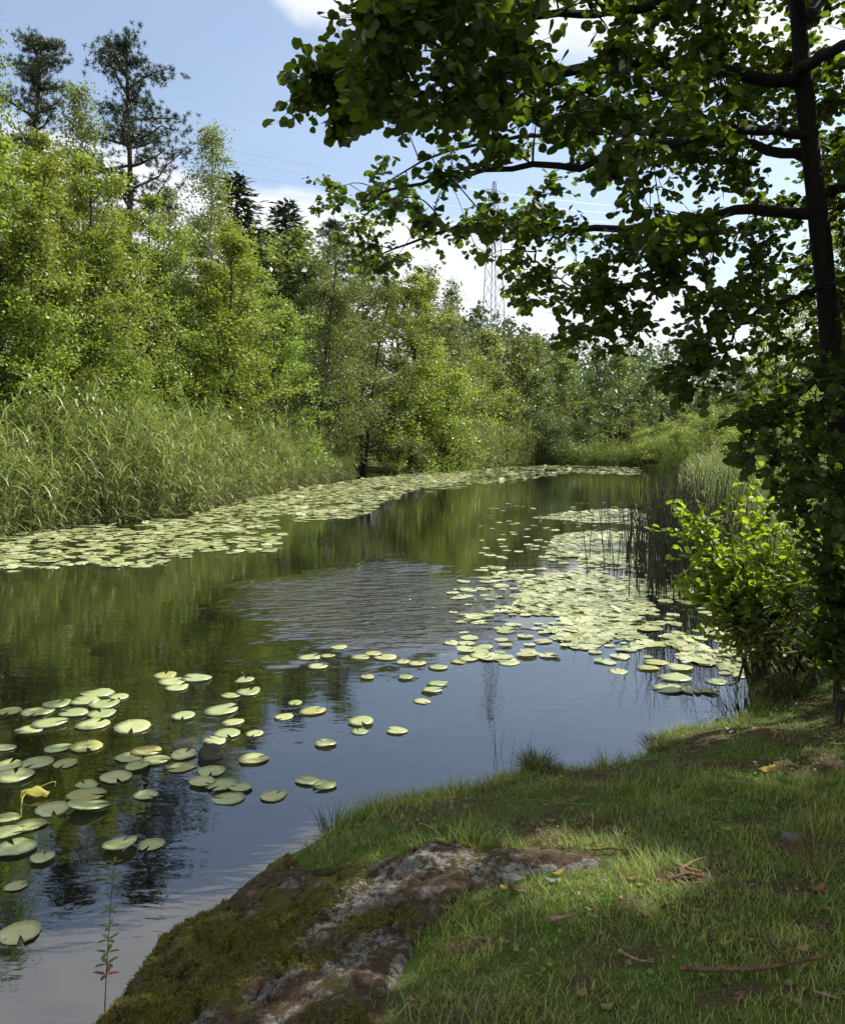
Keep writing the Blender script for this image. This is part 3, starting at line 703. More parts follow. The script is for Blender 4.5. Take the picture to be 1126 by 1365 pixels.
def reed_bed(name, pts, hts, label, r, leaves=9, LL=.45, LW=.022, mat='reed', bias=(.5, -.3)):
    n = len(pts); z = np.minimum(terrain_z(pts[:, 0], pts[:, 1]), .3); z = np.maximum(z, -.25)
    base = np.stack([pts[:, 0], pts[:, 1], z], -1); d = rdir(r, n, bias)
    ch = [strips(base, d, r.uniform(0, .16, n), hts, np.full(n, .012), 4, .35)]
    for k in range(leaves):
        f = r.uniform(.08, 1.0, n); ld = rdir(r, n, bias)
        b = base + np.stack([d[:, 0] * hts * f * .06, d[:, 1] * hts * f * .06, hts * f], -1)
        ch.append(strips(b, ld, r.uniform(.15, 1.2, n), LL * r.uniform(.6, 1.25, n), LW * r.uniform(.7, 1.3, n), 4, r.uniform(.7, 1.7)))
    o = link(name, mesh(name, ch), None, M[mat]); tag(o, label, None, None, 'stuff')
    return o
def along(poly, r, n, dmin, dmax):
    """random points near a polyline, signed offset to its left"""
    poly = np.asarray(poly, float); seg = np.diff(poly, axis=0); L = np.hypot(seg[:, 0], seg[:, 1]); c = np.concatenate([[0], np.cumsum(L)])
    s = r.uniform(0, c[-1], n); k = np.clip(np.searchsorted(c, s) - 1, 0, len(L) - 1); f = (s - c[k]) / L[k]
    p = poly[k] + seg[k] * f[:, None]; nrm = np.stack([-seg[k, 1], seg[k, 0]], -1) / L[k][:, None]
    return p + nrm * r.uniform(dmin, dmax, n)[:, None]
r = R_(31)
shoreL = np.array(_px([(-60, 722), (0, 712), (100, 697), (230, 685), (300, 668), (360, 655), (430, 641), (462, 637)], 0.0))
pts = along(shoreL, r, 3600, -.5, 4.2)
den = fbm(pts[:, 0] * .6, pts[:, 1] * .6, 3)
shd = sdist(POND, pts[:, 0], pts[:, 1]); den = fbm(pts[:, 0] * 1.1, pts[:, 1] * .8, 3)
ht = r.uniform(2.5, 3.4, len(pts)) * (.35 + 1.2 * den) * np.interp(shd, [-.6, .3, 1.8], [.4, .7, 1]) * np.where(r.random(len(pts)) < .1, 1.22, 1)
reed_bed('reed_bed', pts, ht, 'tall green reeds along the left shore', r, 13, .75, .036, 'reed', (.7, -.3))
pts = along(shoreL, r, 420, -.8, .4)
reed_bed('dry_reeds', pts, r.uniform(.5, 1.5, len(pts)), 'broken straw-coloured reeds along the front of the left reed bed', r, 5, .5, .02, 'drygrass', (1.0, -.5))
pts = along(np.array(_px([(590, 627), (640, 623), (700, 619)], 0.0)), r, 1300, -2.0, 2.0)
reed_bed('reed_bed', pts, r.uniform(3.0, 4.6, len(pts)), 'blue-green reed clump at the far corner of the left bank', r, 9, .8, .05)
pts = along(np.array(_px([(690, 619), (760, 619), (860, 621), (940, 622)], 0.0)), r, 1800, -3.0, 3.0)
reed_bed('sedge_bed', pts, r.uniform(.8, 2.4, len(pts)), 'yellow-green sedges along the far bank', r, 7, .8, .05, 'sedge')
pts = along(far_right[2:7], r, 1500, -1.6, .8)
reed_bed('sedge_bed', pts, r.uniform(.9, 1.7, len(pts)), 'yellow-green sedges along the right bank behind the bulrushes', r, 6, .6, .018, 'sedge', (0, 0))
# bulrushes
r = R_(33)
bp = np.concatenate([P(r.normal(898, 30, 330), r.uniform(728, 800, 330)), P(r.normal(950, 28, 170), r.uniform(725, 805, 170)), P(r.normal(845, 14, 34), r.uniform(715, 775, 34)), P(r.uniform(780, 840, 6), r.uniform(700, 775, 6)),
                     P(r.uniform(850, 980, 70), r.uniform(655, 715, 70))])
n = len(bp); hb = r.uniform(1.0, 1.85, n); hb[r.random(n) < .12] *= .5
base = np.stack([bp[:, 0], bp[:, 1], np.full(n, -.15)], -1); ch = []
for k in range(n):
    a = r.normal(size=2) * .10; tq = np.linspace(0, 1, 5)[:, None]
    path = base[k] + np.concatenate([a[None] * hb[k] * tq ** 1.6, (hb[k] + .15) * tq], 1)
    ch.append(tube(path, np.linspace(.009, .003, 5), 4))
o = link('bulrushes', mesh('bulrushes', ch), None, M['rush']); tag(o, 'dark leafless bulrush stems standing in the water by the right bank', None, None, 'stuff')

# ------------------------------------------------------------------ water lilies
def pad_mesh(r, wav=.02, n=14):
    a0 = .16; ang = np.linspace(a0, 2 * math.pi - a0, n); ph = r.uniform(0, 6.28)
    rim = .5 * (1 + .035 * np.sin(3 * ang + ph) + .02 * r.normal(size=n)) * (1 - .10 * np.abs(np.cos(ang / 2)))
    zr = wav * (np.sin(2 * ang + ph) * .5 + .5) * r.uniform(.3, 1.6) + np.maximum(0, np.sin(ang * 1.5 + ph * 2) - .78) * r.uniform(0, .22)
    v_ = [[.07, 0, .004]]; v_ += [[rim[k] * .55 * math.cos(ang[k]), rim[k] * .55 * math.sin(ang[k]), .002] for k in range(n)]
    v_ += [[rim[k] * math.cos(ang[k]), rim[k] * math.sin(ang[k]) * .92, zr[k]] for k in range(n)]
    v_ += [[rim[k] * math.cos(ang[k]) * .985, rim[k] * math.sin(ang[k]) * .905, zr[k] - .014] for k in range(n)]
    f3 = [[0, 1 + k, 2 + k] for k in range(n - 1)]
    f4 = [[1 + k, 1 + n + k, 2 + n + k, 2 + k] for k in range(n - 1)] + [[1 + n + k, 1 + 2 * n + k, 2 + 2 * n + k, 2 + n + k] for k in range(n - 1)]
    return np.array(v_), np.array(f3), np.array(f4)
r = R_(44); PADS = []
for k in range(10):
    v_, f3, f4 = pad_mesh(r, .03 if k > 6 else .012)
    me = bpy.data.meshes.new('lily_pad'); me.from_pydata([tuple(q) for q in v_], [], [tuple(q) for q in f3] + [tuple(q) for q in f4]); me.polygons.foreach_set('use_smooth', np.ones(len(me.polygons), bool)); me.update()
    me.materials.append(M['pad'] if k not in (4, 6) else M['pad_old']); PADS.append(me)
PADS_FAR = []
for k in range(5):
    q = PADS[k].copy(); q.materials.clear(); q.materials.append(M['pad_far']); PADS_FAR.append(q)
ORD = ['first', 'second', 'third', 'fourth', 'fifth', 'sixth', 'seventh', 'eighth', 'ninth', 'tenth', 'eleventh', 'twelfth', 'thirteenth', 'fourteenth', 'fifteenth', 'sixteenth', 'seventeenth', 'eighteenth', 'nineteenth', 'twentieth']
clusters = {
 'raft at the left edge': [(13,948,32),(50,949,43),(76,938,39),(97,950,39),(112,934,38),(129,924,44),(158,929,30),(139,938,43),(135,951,39),(67,963,45),(40,972,38),(125,965,47),(176,969,52)],
 'clump of four on dark water': [(220,900,33),(231,908,39),(236,916,34),(261,904,40)],
 'string beside the clump of four': [(326,906,30),(331,922,37),(307,927,27),(296,946,46),(244,954,36),(310,963,30),(339,978,26),(302,978,38),(286,987,34)],
 'scattered middle pads': [(378,956,28),(393,937,22),(417,947,37),(433,990,31),(481,961,38),(479,975,26),(528,974,30),(339,1011,40)],
 'mat beside the flipped pad': [(172,1009,40),(196,1001,40),(208,1013,38),(245,1005,36),(184,1020,34),(241,1023,40),(282,1028,40),(294,1046,42),(320,1049,32),(270,1042,36)],
 'group round the withered leaf': [(6,997,30),(78,997,35),(116,995,44),(10,1020,40),(20,1033,52),(48,1017,45),(87,1018,34),(155,1036,44),(115,1046,33),(117,1059,51),(71,1079,48),(195,1060,34)],
 'lowest group of five': [(8,1090,34),(39,1100,42),(10,1110,42),(20,1129,54),(57,1142,33)],
 'blue water off the grassy edge': [(304,1064,44),(365,1060,40),(410,1040,36),(432,1046,33)],
 'four by the wind-rippled patch': [(451,863,25),(413,876,33),(437,874,22),(424,888,27)],
 'string below the rippled patch': [(481,876,25),(513,876,33),(497,871,24),(489,902,20),(540,902,22),(537,882,22),(556,884,27),(583,889,28),(583,911,28),(576,919,29),(563,935,26)],
 'pads across the pylon reflection': [(601,857,24),(625,850,27),(645,862,24),(623,878,27),(641,874,30),(678,883,34),(612,882,22)],
 'pads on the bulrush reflection': [(823,895,29),(898,903,45),(890,918,42),(921,920,32),(947,921,24),(873,883,34),(955,909,28),(862,890,30),(905,890,34)],
 'sparse pads beyond the rippled patch': [(624,786,30),(619,794,26),(665,782,20),(720,758,18),(640,760,22),(662,757,24),(690,768,22)],
}
def put_pad(px, py, w, me, z, tilt=.02):
    c = P(px, py, z); D = c[1]; wid = 1.1 * w / F * D
    o = link('lily_pad', me); o.location = (c[0], c[1], z); s = wid
    o.scale = (s, s * r.uniform(.92, 1.05), s); o.rotation_euler = (r.normal() * tilt, r.normal() * tilt, r.uniform(0, 6.28)); o['category'] = 'water lily leaf'
    return o
zlev = 0.004
for gname, lst in clusters.items():
    order = sorted(range(len(lst)), key=lambda q: (lst[q][0], lst[q][1]))
    for k, (px, py, w) in enumerate(lst):
        o = put_pad(px, py, w, PADS[rng.integers(0, 10)], zlev + .0035 * (k % 5)); o['group'] = 'lily pads on the open water'
        o['label'] = f"round pale pad, {ORD[order.index(k)]} from the left in the {gname}"
for px, py, w, mt, rx, lab in [(282, 1006, 34, 'pad_under', 1.15, 'flipped lily pad standing up and showing its dark underside'), (247, 992, 36, 'pad_under', .25, 'dark edge-on lily pad lifted above the tangled mat')]:
    q = PADS[8].copy(); q.materials.clear(); q.materials.append(M[mt]); o = put_pad(px, py, w, q, .03); o.rotation_euler = (rx, 0, .1); o['label'] = lab; o['group'] = 'lily pads on the open water'
q = PADS[2]; o = put_pad(119, 1072, 54, q, .03); o.rotation_euler = (-.12, .16, .4); o['label'] = 'bright lily pad tilted up out of the water beside the withered yellow leaf'; o['group'] = 'lily pads on the open water'
o = put_pad(160, 1124, 50, PADS[9], .03); o.rotation_euler = (-.1, .1, 1.4); o['label'] = 'tilted lily pad, left one of the pair alone on blue water'; o['group'] = 'lily pads on the open water'
o = put_pad(201, 1126, 38, PADS[3], .006); o.rotation_euler[2] = -1.7; o['label'] = 'notched lily pad, right one of the pair alone on blue water'; o['group'] = 'lily pads on the open water'
o = put_pad(27, 1244, 58, PADS[5], .005); o['label'] = 'spotted lily pad nearest the camera, alone at the left edge'; o['group'] = 'lily pads on the open water'
o = put_pad(22, 1181, 30, PADS[1], .004); o['label'] = 'narrow greenish lily pad just above the nearest spotted pad'; o['group'] = 'lily pads on the open water'
# withered leaf with its stalk
c = P(47, 1056, .03)
wl = thing('withered_leaf', c, 'curled yellow withered lily leaf on a bent stalk among green pads', 'water lily leaf')
g_ = np.linspace(-1, 1, 7); V = []
for a in g_:
    for b in g_:
        V.append([a * .085, b * .05 * (1 - .4 * abs(a)), .03 * (1 - b * b) - .03 * a * a + .01 * math.sin(5 * a + 3 * b)])
Fq = [[q * 7 + w, q * 7 + w + 1, q * 7 + w + 8, q * 7 + w + 7] for q in range(6) for w in range(6)]
link('blade', mesh('blade', [(V, Fq)], True), wl, M['pad_yellow'])
st = P(75, 1048, .05) - c; st2 = P(28, 1090, 0) - c
link('stalk', mesh('stalk', [tube(spline([[0, 0, .02], [.10, .04, .05], st * .95], 8), .004, 5), tube(spline([[-.02, 0, .01], [-.05, -.06, -.01], st2], 8), .004, 5)], True), wl, M['pad_yellow'])

# carpets of pads: the 200 largest stand singly, the rest is one mass
def mat_points(r, poly_px, n, dens_scale, thr):
    xs = [q[0] for q in poly_px]; W = np.array(_px(poly_px, 0.0)); lo, hi = W.min(0), W.max(0); got = []
    tot = 0
    while tot < n:
        p = r.uniform(lo, hi, (4 * n, 2)); p = p[inside([tuple(q) for q in W], p[:, 0], p[:, 1])]
        d = fbm(p[:, 0] * dens_scale, p[:, 1] * dens_scale * .6, 4); d2 = fbm(p[:, 0] * dens_scale * 3.1 + 50, p[:, 1] * dens_scale * 1.7, 3); ins = -sdist([tuple(q) for q in W], p[:, 0], p[:, 1]); p = p[d * .65 + d2 * .35 + r.normal(size=len(p)) * .03 > thr + .20 * (1 - smooth(0, 2.0 if dens_scale > .52 else 1.1, ins))]
        p = p[sdist(POND, p[:, 0], p[:, 1]) < -.05]
        got.append(p); tot += len(p)
        if len(got) > 40: break
    return np.concatenate(got)[:n]
def pads_mass(r, pts, s, lift=.006):
    n = len(pts); k = 9; a0 = .2; ang = np.linspace(a0, 2 * math.pi - a0, k); rot = r.uniform(0, 6.28, n)
    rim = .5 * (1 + .06 * r.normal(size=(n, k))); A = ang[None] + rot[:, None]
    tx, ty = r.normal(size=n) * .028, r.normal(size=n) * .028; up = r.random(n) < .06; tx[up] += r.normal(size=up.sum()) * .16; ty[up] += r.normal(size=up.sum()) * .16
    x = rim * np.cos(A); y = rim * np.sin(A); z = x * tx[:, None] + y * ty[:, None] + .5 * (np.abs(tx) + np.abs(ty))[:, None] + r.normal(size=(n, k)) * .012
    ring = np.stack([pts[:, 0, None] + s[:, None] * x, pts[:, 1, None] + s[:, None] * y, lift + s[:, None] * z + r.uniform(0, .008, n)[:, None]], -1)
    cen = ring.mean(1, keepdims=True); cen[:, :, 2] -= .004
    V = np.concatenate([cen, ring], 1).reshape(-1, 3); f = np.array([[0, q + 1, q + 2] for q in range(k - 1)])
    return V, (f[None] + (np.arange(n) * (k + 1))[:, None, None]).reshape(-1, 3)
r = R_(55)
carpets = [
 ('left', [(-40, 722), (0, 715), (100, 700), (230, 688), (300, 672), (360, 658), (430, 645), (520, 634), (640, 625), (640, 636), (560, 655), (500, 680), (440, 702), (380, 735), (290, 740), (190, 762), (100, 756), (-40, 780)], 5600, .5, .385, 'yellowish lily pad in the dense carpet along the left reeds', 100),
 ('far', [(560, 632), (640, 624), (700, 619), (780, 620), (860, 623), (860, 634), (760, 630), (700, 640), (640, 650), (560, 660)], 1500, .2, .38, '', 0),
 ('strip', [(690, 690), (760, 682), (850, 676), (920, 690), (900, 712), (800, 700), (720, 698)], 900, .4, .42, '', 0),
 ('strip2', [(720, 760), (740, 715), (830, 700), (900, 712), (960, 790), (840, 780), (780, 758)], 3200, .6, .37, '', 0),
 ('right', [(600, 815), (640, 770), (740, 745), (850, 775), (980, 785), (1030, 850), (1010, 910), (930, 890), (830, 885), (740, 885), (640, 880), (580, 845)], 5200, .9, .365, 'pale lily pad in the glaring carpet below the bulrushes', 100),
]
rest = []
p = P(np.concatenate([r.uniform(600, 980, 150), r.uniform(640, 900, 240)]), np.concatenate([r.uniform(775, 885, 150), r.uniform(670, 790, 240)])); p = p[sdist(POND, p[:, 0], p[:, 1]) < -.1]; rest.append(pads_mass(r, p[:, :2], r.uniform(.1, .24, len(p))))
for nm, poly, n, ds, thr, lab, single in carpets:
    p = mat_points(r, poly, n, ds, thr); s = {'left': r.uniform(.14, .36, len(p)), 'far': r.uniform(.2, .4, len(p))}.get(nm, r.uniform(.08, .18, len(p)))
    if single:
        o_ = np.argsort(-s / p[:, 1]); big, small = o_[:single], o_[single:]
        for q in big:
            o = link('lily_pad', PADS_FAR[r.integers(0, 5)]); o.location = (p[q, 0], p[q, 1], .012); o.scale = (s[q],) * 3; o.rotation_euler = (r.normal() * .05, r.normal() * .05, r.uniform(0, 6.28))
            tag(o, lab, 'water lily leaf', 'lily pads in the ' + ('carpet along the left reeds' if nm == 'left' else 'carpet below the bulrushes'))
        p, s = p[small], s[small]
    rest.append(pads_mass(r, p, s))
o = link('lily_pad_carpet', mesh('lily_pad_carpet', rest, True), None, M['pad_far']); tag(o, 'dense floating carpet of yellowish lily pads along both shores', None, None, 'stuff')

# ------------------------------------------------------------------ rock outcrop and ground cover on the near bank
rock_px = [(40, 1450), (138, 1348), (196, 1268), (285, 1220), (340, 1186), (385, 1146), (425, 1128), (450, 1130), (520, 1128), (600, 1112), (660, 1135), (740, 1145), (815, 1165), (800, 1185), (700, 1190), (640, 1198), (590, 1222), (560, 1270), (530, 1320), (490, 1420)]
ROCK = [tuple(P(a, b, .05 if q < 6 else .34)[:2]) for q, (a, b) in enumerate(rock_px)]
ra = np.array(ROCK); lo, hi = ra.min(0) - .1, ra.max(0) + .1
rx = np.arange(lo[0], hi[0], .011); ry = np.arange(lo[1], hi[1], .011); RX, RY = np.meshgrid(rx, ry)
def rock_z(x, y):
    d = -sdist(ROCK, x, y); n1_ = fbm(x * 4, y * 4, 5) - .5; n2_ = np.abs(fbm(x * 9 + 4, y * 9, 4) - .5)
    return terrain_z(x, y) - .05 * (1 - smooth(-.02, .05, d)) + np.maximum(.012 * smooth(0, .04, d), smooth(-.05, .12, d) * (.05 + .085 * n1_ - .07 * n2_) * (1 - .75 * smooth(.05, .45, x)) + smooth(0, .1, d) * (.03 * (fbm(x * 26, y * 26, 4) - .5) - .045 * np.exp(-(np.abs(fbm(x * 3.2 + 7, y * 3.2 + 2, 4) - .5) / .012) ** 2)))
RZ = rock_z(RX, RY); keep = (-sdist(ROCK, RX, RY) > -.04)
idx = (np.arange(len(ry) - 1)[:, None] * len(rx) + np.arange(len(rx) - 1)[None]); kf = keep[:-1, :-1] & keep[1:, :-1] & keep[:-1, 1:] & keep[1:, 1:]
idx = idx[kf]
rv = np.stack([RX, RY, RZ], -1).reshape(-1, 3); used = np.unique(np.concatenate([idx, idx + 1, idx + len(rx), idx + len(rx) + 1])); remap = np.full(len(rv), -1); remap[used] = np.arange(len(used))
rockroot = thing('rock_outcrop', (0, 0, 0), 'mossy grey rock outcrop sloping into the water at the bank edge', 'rock')
LICH = [[(425, 1222), (480, 1182), (540, 1146), (600, 1140)], [(630, 1160), (690, 1172), (800, 1168)], [(350, 1305), (390, 1280)], [(465, 1275), (500, 1240)], [(260, 1322), (275, 1316)], [(520, 1300), (540, 1270)]]
def near_line(x, y, px_pts, w):
    q = P(*np.array(px_pts).T, .38)[:, :2]; d = np.full(np.shape(x), 1e9)
    for (x0, y0), (x1, y1) in zip(q[:-1], q[1:]):
        L = (x1 - x0) ** 2 + (y1 - y0) ** 2; tt = np.clip(((x - x0) * (x1 - x0) + (y - y0) * (y1 - y0)) / L, 0, 1); d = np.minimum(d, np.hypot(x - x0 - tt * (x1 - x0), y - y0 - tt * (y1 - y0)))
    return np.exp(-(d / w) ** 2)
def mossy(x, y):
    return np.clip(near_line(x, y, [(190, 1320), (270, 1250), (350, 1205), (420, 1190)], .30), 0, 1)
def rock_attrs(me, x, y, z):
    li = np.zeros(len(x))
    for l_, w_ in zip(LICH, (.13, .10, .06, .07, .04, .06)): li = np.maximum(li, near_line(x, y, l_, w_))
    for nm, v_ in (('lichen', li), ('mossy', mossy(x, y) * (1 - li)), ('wet', smooth(.20, .05, z + .06 * (fbm(x * 8, y * 8, 3) - .5)))):
        at = me.attributes.new(nm, 'FLOAT', 'POINT'); at.data.foreach_set('value', v_.astype(np.float32))
    return me
link('rock_face', rock_attrs(mesh('rock_face', [(rv[used], remap[np.stack([idx, idx + 1, idx + 1 + len(rx), idx + len(rx)], -1)])], True), *rv[used].T), rockroot, M['rock'])
r = R_(61)
p = r.uniform(lo, hi, (190000, 2)); d = -sdist(ROCK, p[:, 0], p[:, 1]); p = p[d > .02]
mn = fbm(p[:, 0] * 4.5 + 9, p[:, 1] * 4.5, 4) + .24 * mossy(p[:, 0], p[:, 1]) - .3 * sum(near_line(p[:, 0], p[:, 1], l_, .1) for l_ in LICH); p = p[mn + r.normal(size=len(p)) * .02 > .60]
n = len(p); b = np.stack([p[:, 0], p[:, 1], rock_z(p[:, 0], p[:, 1]) - .004], -1)
mossm = strips(b, rdir(r, n), r.uniform(.1, 1.0, n), r.uniform(.010, .026, n), r.uniform(.004, .008, n), 2, .8)
o = link('moss', mesh('moss', [mossm]), rockroot, M['moss']); o['kind'] = 'stuff'; o['label'] = 'yellow-green moss cushions on the rock'

# grass
r = R_(71)
def on_bank(n, xr=(-1.6, 5.2), yr=(1.9, 8.0)):
    p = np.stack([r.uniform(*xr, n), r.uniform(*yr, n)], -1)
    px, py, fy = project(np.stack([p[:, 0], p[:, 1], np.full(n, .45)], -1))
    p = p[(px > -60) & (px < 1190) & (py < 1430)]
    return p[sdist(POND, p[:, 0], p[:, 1]) > -.01]
p = on_bank(380000); sd = sdist(POND, p[:, 0], p[:, 1]); rk = -sdist(ROCK, p[:, 0], p[:, 1])
lush = fbm(p[:, 0] * 1.5 + 40, p[:, 1] * 1.5 + 12, 4); edge = smooth(.45, .0, sd)
front = smooth(4.3, 3.2, p[:, 1]) * smooth(-.35, .15, p[:, 0])
prob = np.clip(smooth(.38, .6, lush) * .9 + .75 * edge + front * .7, .05, 1) * np.maximum(smooth(.0, -.08, rk), .8 * (fbm(p[:, 0] * 7, p[:, 1] * 7, 3) > .56) * smooth(.10, .02, rk)) * (1 - smooth(.12, .05, sd) * smooth(-.45, -.6, p[:, 0])) * (.35 + .65 * smooth(7, 3.5, p[:, 1]))
prob = prob * (1 - .93 * smooth(.25, .55, bare(p[:, 0], p[:, 1])))
p = p[r.random(len(p)) < prob]; n = len(p); sd = sdist(POND, p[:, 0], p[:, 1])
g_h = (.012 + .085 * fbm(p[:, 0] * 4, p[:, 1] * 4, 3) ** 1.5 + .05 * smooth(.4, 0, sd)) * r.uniform(.5, 1.5, n)
b = np.stack([p[:, 0], p[:, 1], terrain_z(p[:, 0], p[:, 1]) - .004], -1)
tall = (fbm(p[:, 0] * 2.6 + 31, p[:, 1] * 2.6, 4) > .60) & (r.random(n) < .10); g_h[tall] = r.uniform(.07, .15, tall.sum())
o = link('grass', mesh('grass', [strips(b, rdir(r, n), r.uniform(0, .6, n), g_h, r.uniform(.002, .0055, n), 3, .9)]), None, M['grass']); tag(o, 'short green grass on the near bank', None, None, 'stuff')
p = on_bank(70000); p = p[(-sdist(ROCK, p[:, 0], p[:, 1]) < .06)]; l2 = fbm(p[:, 0] * 1.5 + 40, p[:, 1] * 1.5 + 12, 4); p = p[r.random(len(p)) < np.clip(smooth(.56, .42, l2) + .9 * bare(p[:, 0], p[:, 1]), .12, 1)]
n = len(p); b = np.stack([p[:, 0], p[:, 1], terrain_z(p[:, 0], p[:, 1]) - .002], -1)
o = link('dry_grass', mesh('dry_grass', [strips(b, rdir(r, n), r.uniform(.5, 1.5, n), r.uniform(.025, .08, n), r.uniform(.0015, .004, n), 3, .5)]), None, M['drygrass']); tag(o, 'dry brown straw and thin stubble between the grass', None, None, 'stuff')

p = on_bank(9000); p = p[(-sdist(ROCK, p[:, 0], p[:, 1]) < -.02) & (fbm(p[:, 0] * 5 + 70, p[:, 1] * 5, 3) > .55)]; n = len(p)
z_ = terrain_z(p[:, 0], p[:, 1]); a_ = r.normal(size=(n, 3)) * np.array([1, 1, .25])
o = link('low_weeds', mesh('low_weeds', [place(ROUND_T, np.stack([p[:, 0], p[:, 1], z_ + r.uniform(.008, .035, n)], -1), a_, r.normal(size=(n, 3)) * .35 + np.array([0, 0, 1]), r.uniform(.010, .026, n), r.uniform(0, 2.5, n))]), None, M['weed']); tag(o, 'small round leaved weeds between the grass blades', None, None, 'stuff')
p = on_bank(16000); rr_ = -sdist(ROCK, p[:, 0], p[:, 1]); p = p[(r.random(len(p)) < .05 + .9 * bare(p[:, 0], p[:, 1])) & (rr_ < .02)]; n = len(p)
o = link('leaf_litter', mesh('leaf_litter', [place(QUAD_T, np.stack([p[:, 0], p[:, 1], terrain_z(p[:, 0], p[:, 1]) + r.uniform(.002, .012, n)], -1), r.normal(size=(n, 3)) * np.array([1, 1, .2]), r.normal(size=(n, 3)) * .4 + np.array([0, 0, 1]), r.uniform(.008, .03, n), r.uniform(0, 4, n))]), None, M['litter']); tag(o, 'crumbled brown leaves and bark on the bare patches', None, None, 'stuff')
# tussocks and sedge plants at the water's edge
def tussock(px, py, z, n, h, spread, mat, label, name='grass_tussock', cat='grass tussock', lean=(0, .9), rad=.05, w=.004):
    c = P(px, py, z); zz = max(gz(c[0], c[1]), -.1)
    root = thing(name, (c[0], c[1], zz - .01), label, cat)
    a = r.uniform(0, 6.28, n); rr = np.sqrt(r.random(n)) * rad
    b = np.stack([rr * np.cos(a), rr * np.sin(a), np.zeros(n)], -1); dd = unit(np.stack([np.cos(a), np.sin(a)], -1) + r.normal(size=(n, 2)) * .5)
    link('blades', mesh('blades', [strips(b, dd, r.uniform(*lean, n), h * r.uniform(.5, 1.1, n), np.full(n, w), 4, spread)]), root, M[mat])['kind'] = 'stuff'
    return root
tussock(716, 1012, .2, 420, .17, .9, 'tussock', 'spiky dark grass tussock jutting from the middle of the bank edge', rad=.08)
tussock(880, 985, .2, 300, .12, .9, 'drygrass', 'brown grass hummock overhanging the water on the bank edge', rad=.12)
tussock(812, 1012, .12, 60, .30, .5, 'tussock', 'thin upright sedge plant in the small bay of the bank', 'sedge_plant', 'sedge', (0, .35), .05)
tussock(440, 1092, .2, 60, .17, .5, 'tussock', 'dark upright sprout at the grassy corner above the rock', 'sedge_plant', 'sedge', (0, .6), .05)
tussock(610, 1050, .2, 90, .14, .6, 'grass', 'green grass tuft on the bank edge left of the spiky tussock', rad=.10)
tussock(660, 1040, .2, 80, .13, .6, 'grass', 'green grass tuft touching the left side of the spiky tussock', rad=.09)
tussock(630, 1105, .4, 160, .12, .7, 'grass', 'pale green grass tuft behind the lichen covered rock', rad=.12)
tussock(990, 930, .15, 120, .55, 1.0, 'tussock', 'long drooping sedge clump below the bright sapling', 'sedge_plant', 'sedge', (0, .8), .15, .006)
tussock(1040, 905, .3, 160, .65, 1.1, 'tussock', 'tall drooping sedge clump beside the alder foot', 'sedge_plant', 'sedge', (0, .8), .18, .006)
tussock(670, 1010, 0, 7, .45, .2, 'rush', 'few thin rush stalks standing in the water by the spiky tussock', 'rush_plant', 'rush', (0, .3), .14)
tussock(1085, 1140, .55, 45, .35, .8, 'drygrass', 'thin dry weed with bent stalks at the right edge', 'dry_weed', 'weed', (0, .9), .05)

# ------------------------------------------------------------------ the alder over the pond
AD = 6.1
def limb(*pts): return np.array([Q(a, b, d) for a, b, d in pts])
trunk_pts = np.array([Q(1140, 930, AD), Q(1129, 800, AD), Q(1119, 600, AD), Q(1106, 440, AD), Q(1094, 320, AD), Q(1079, 190, AD), Q(1062, 0, AD), Q(1050, -260, AD), Q(1040, -560, AD)])
trunk_pts[0, 2] = gz(trunk_pts[0, 0], trunk_pts[0, 1]) - .06
alder = thing('alder_tree', (0, 0, 0), 'dark leaning alder with long leafy boughs hanging over the pond', 'tree')
tp = spline(trunk_pts, 40); tz = np.linspace(0, 1, len(tp))
tr_r = np.interp(tz, [0, .06, .2, .6, 1], [.15, .10, .080, .064, .035]) * (1 + .05 * np.sin(tz * 40))
link('trunk', mesh('trunk', [tube(tp, tr_r, 12)], True), alder, M['alder_bark'])
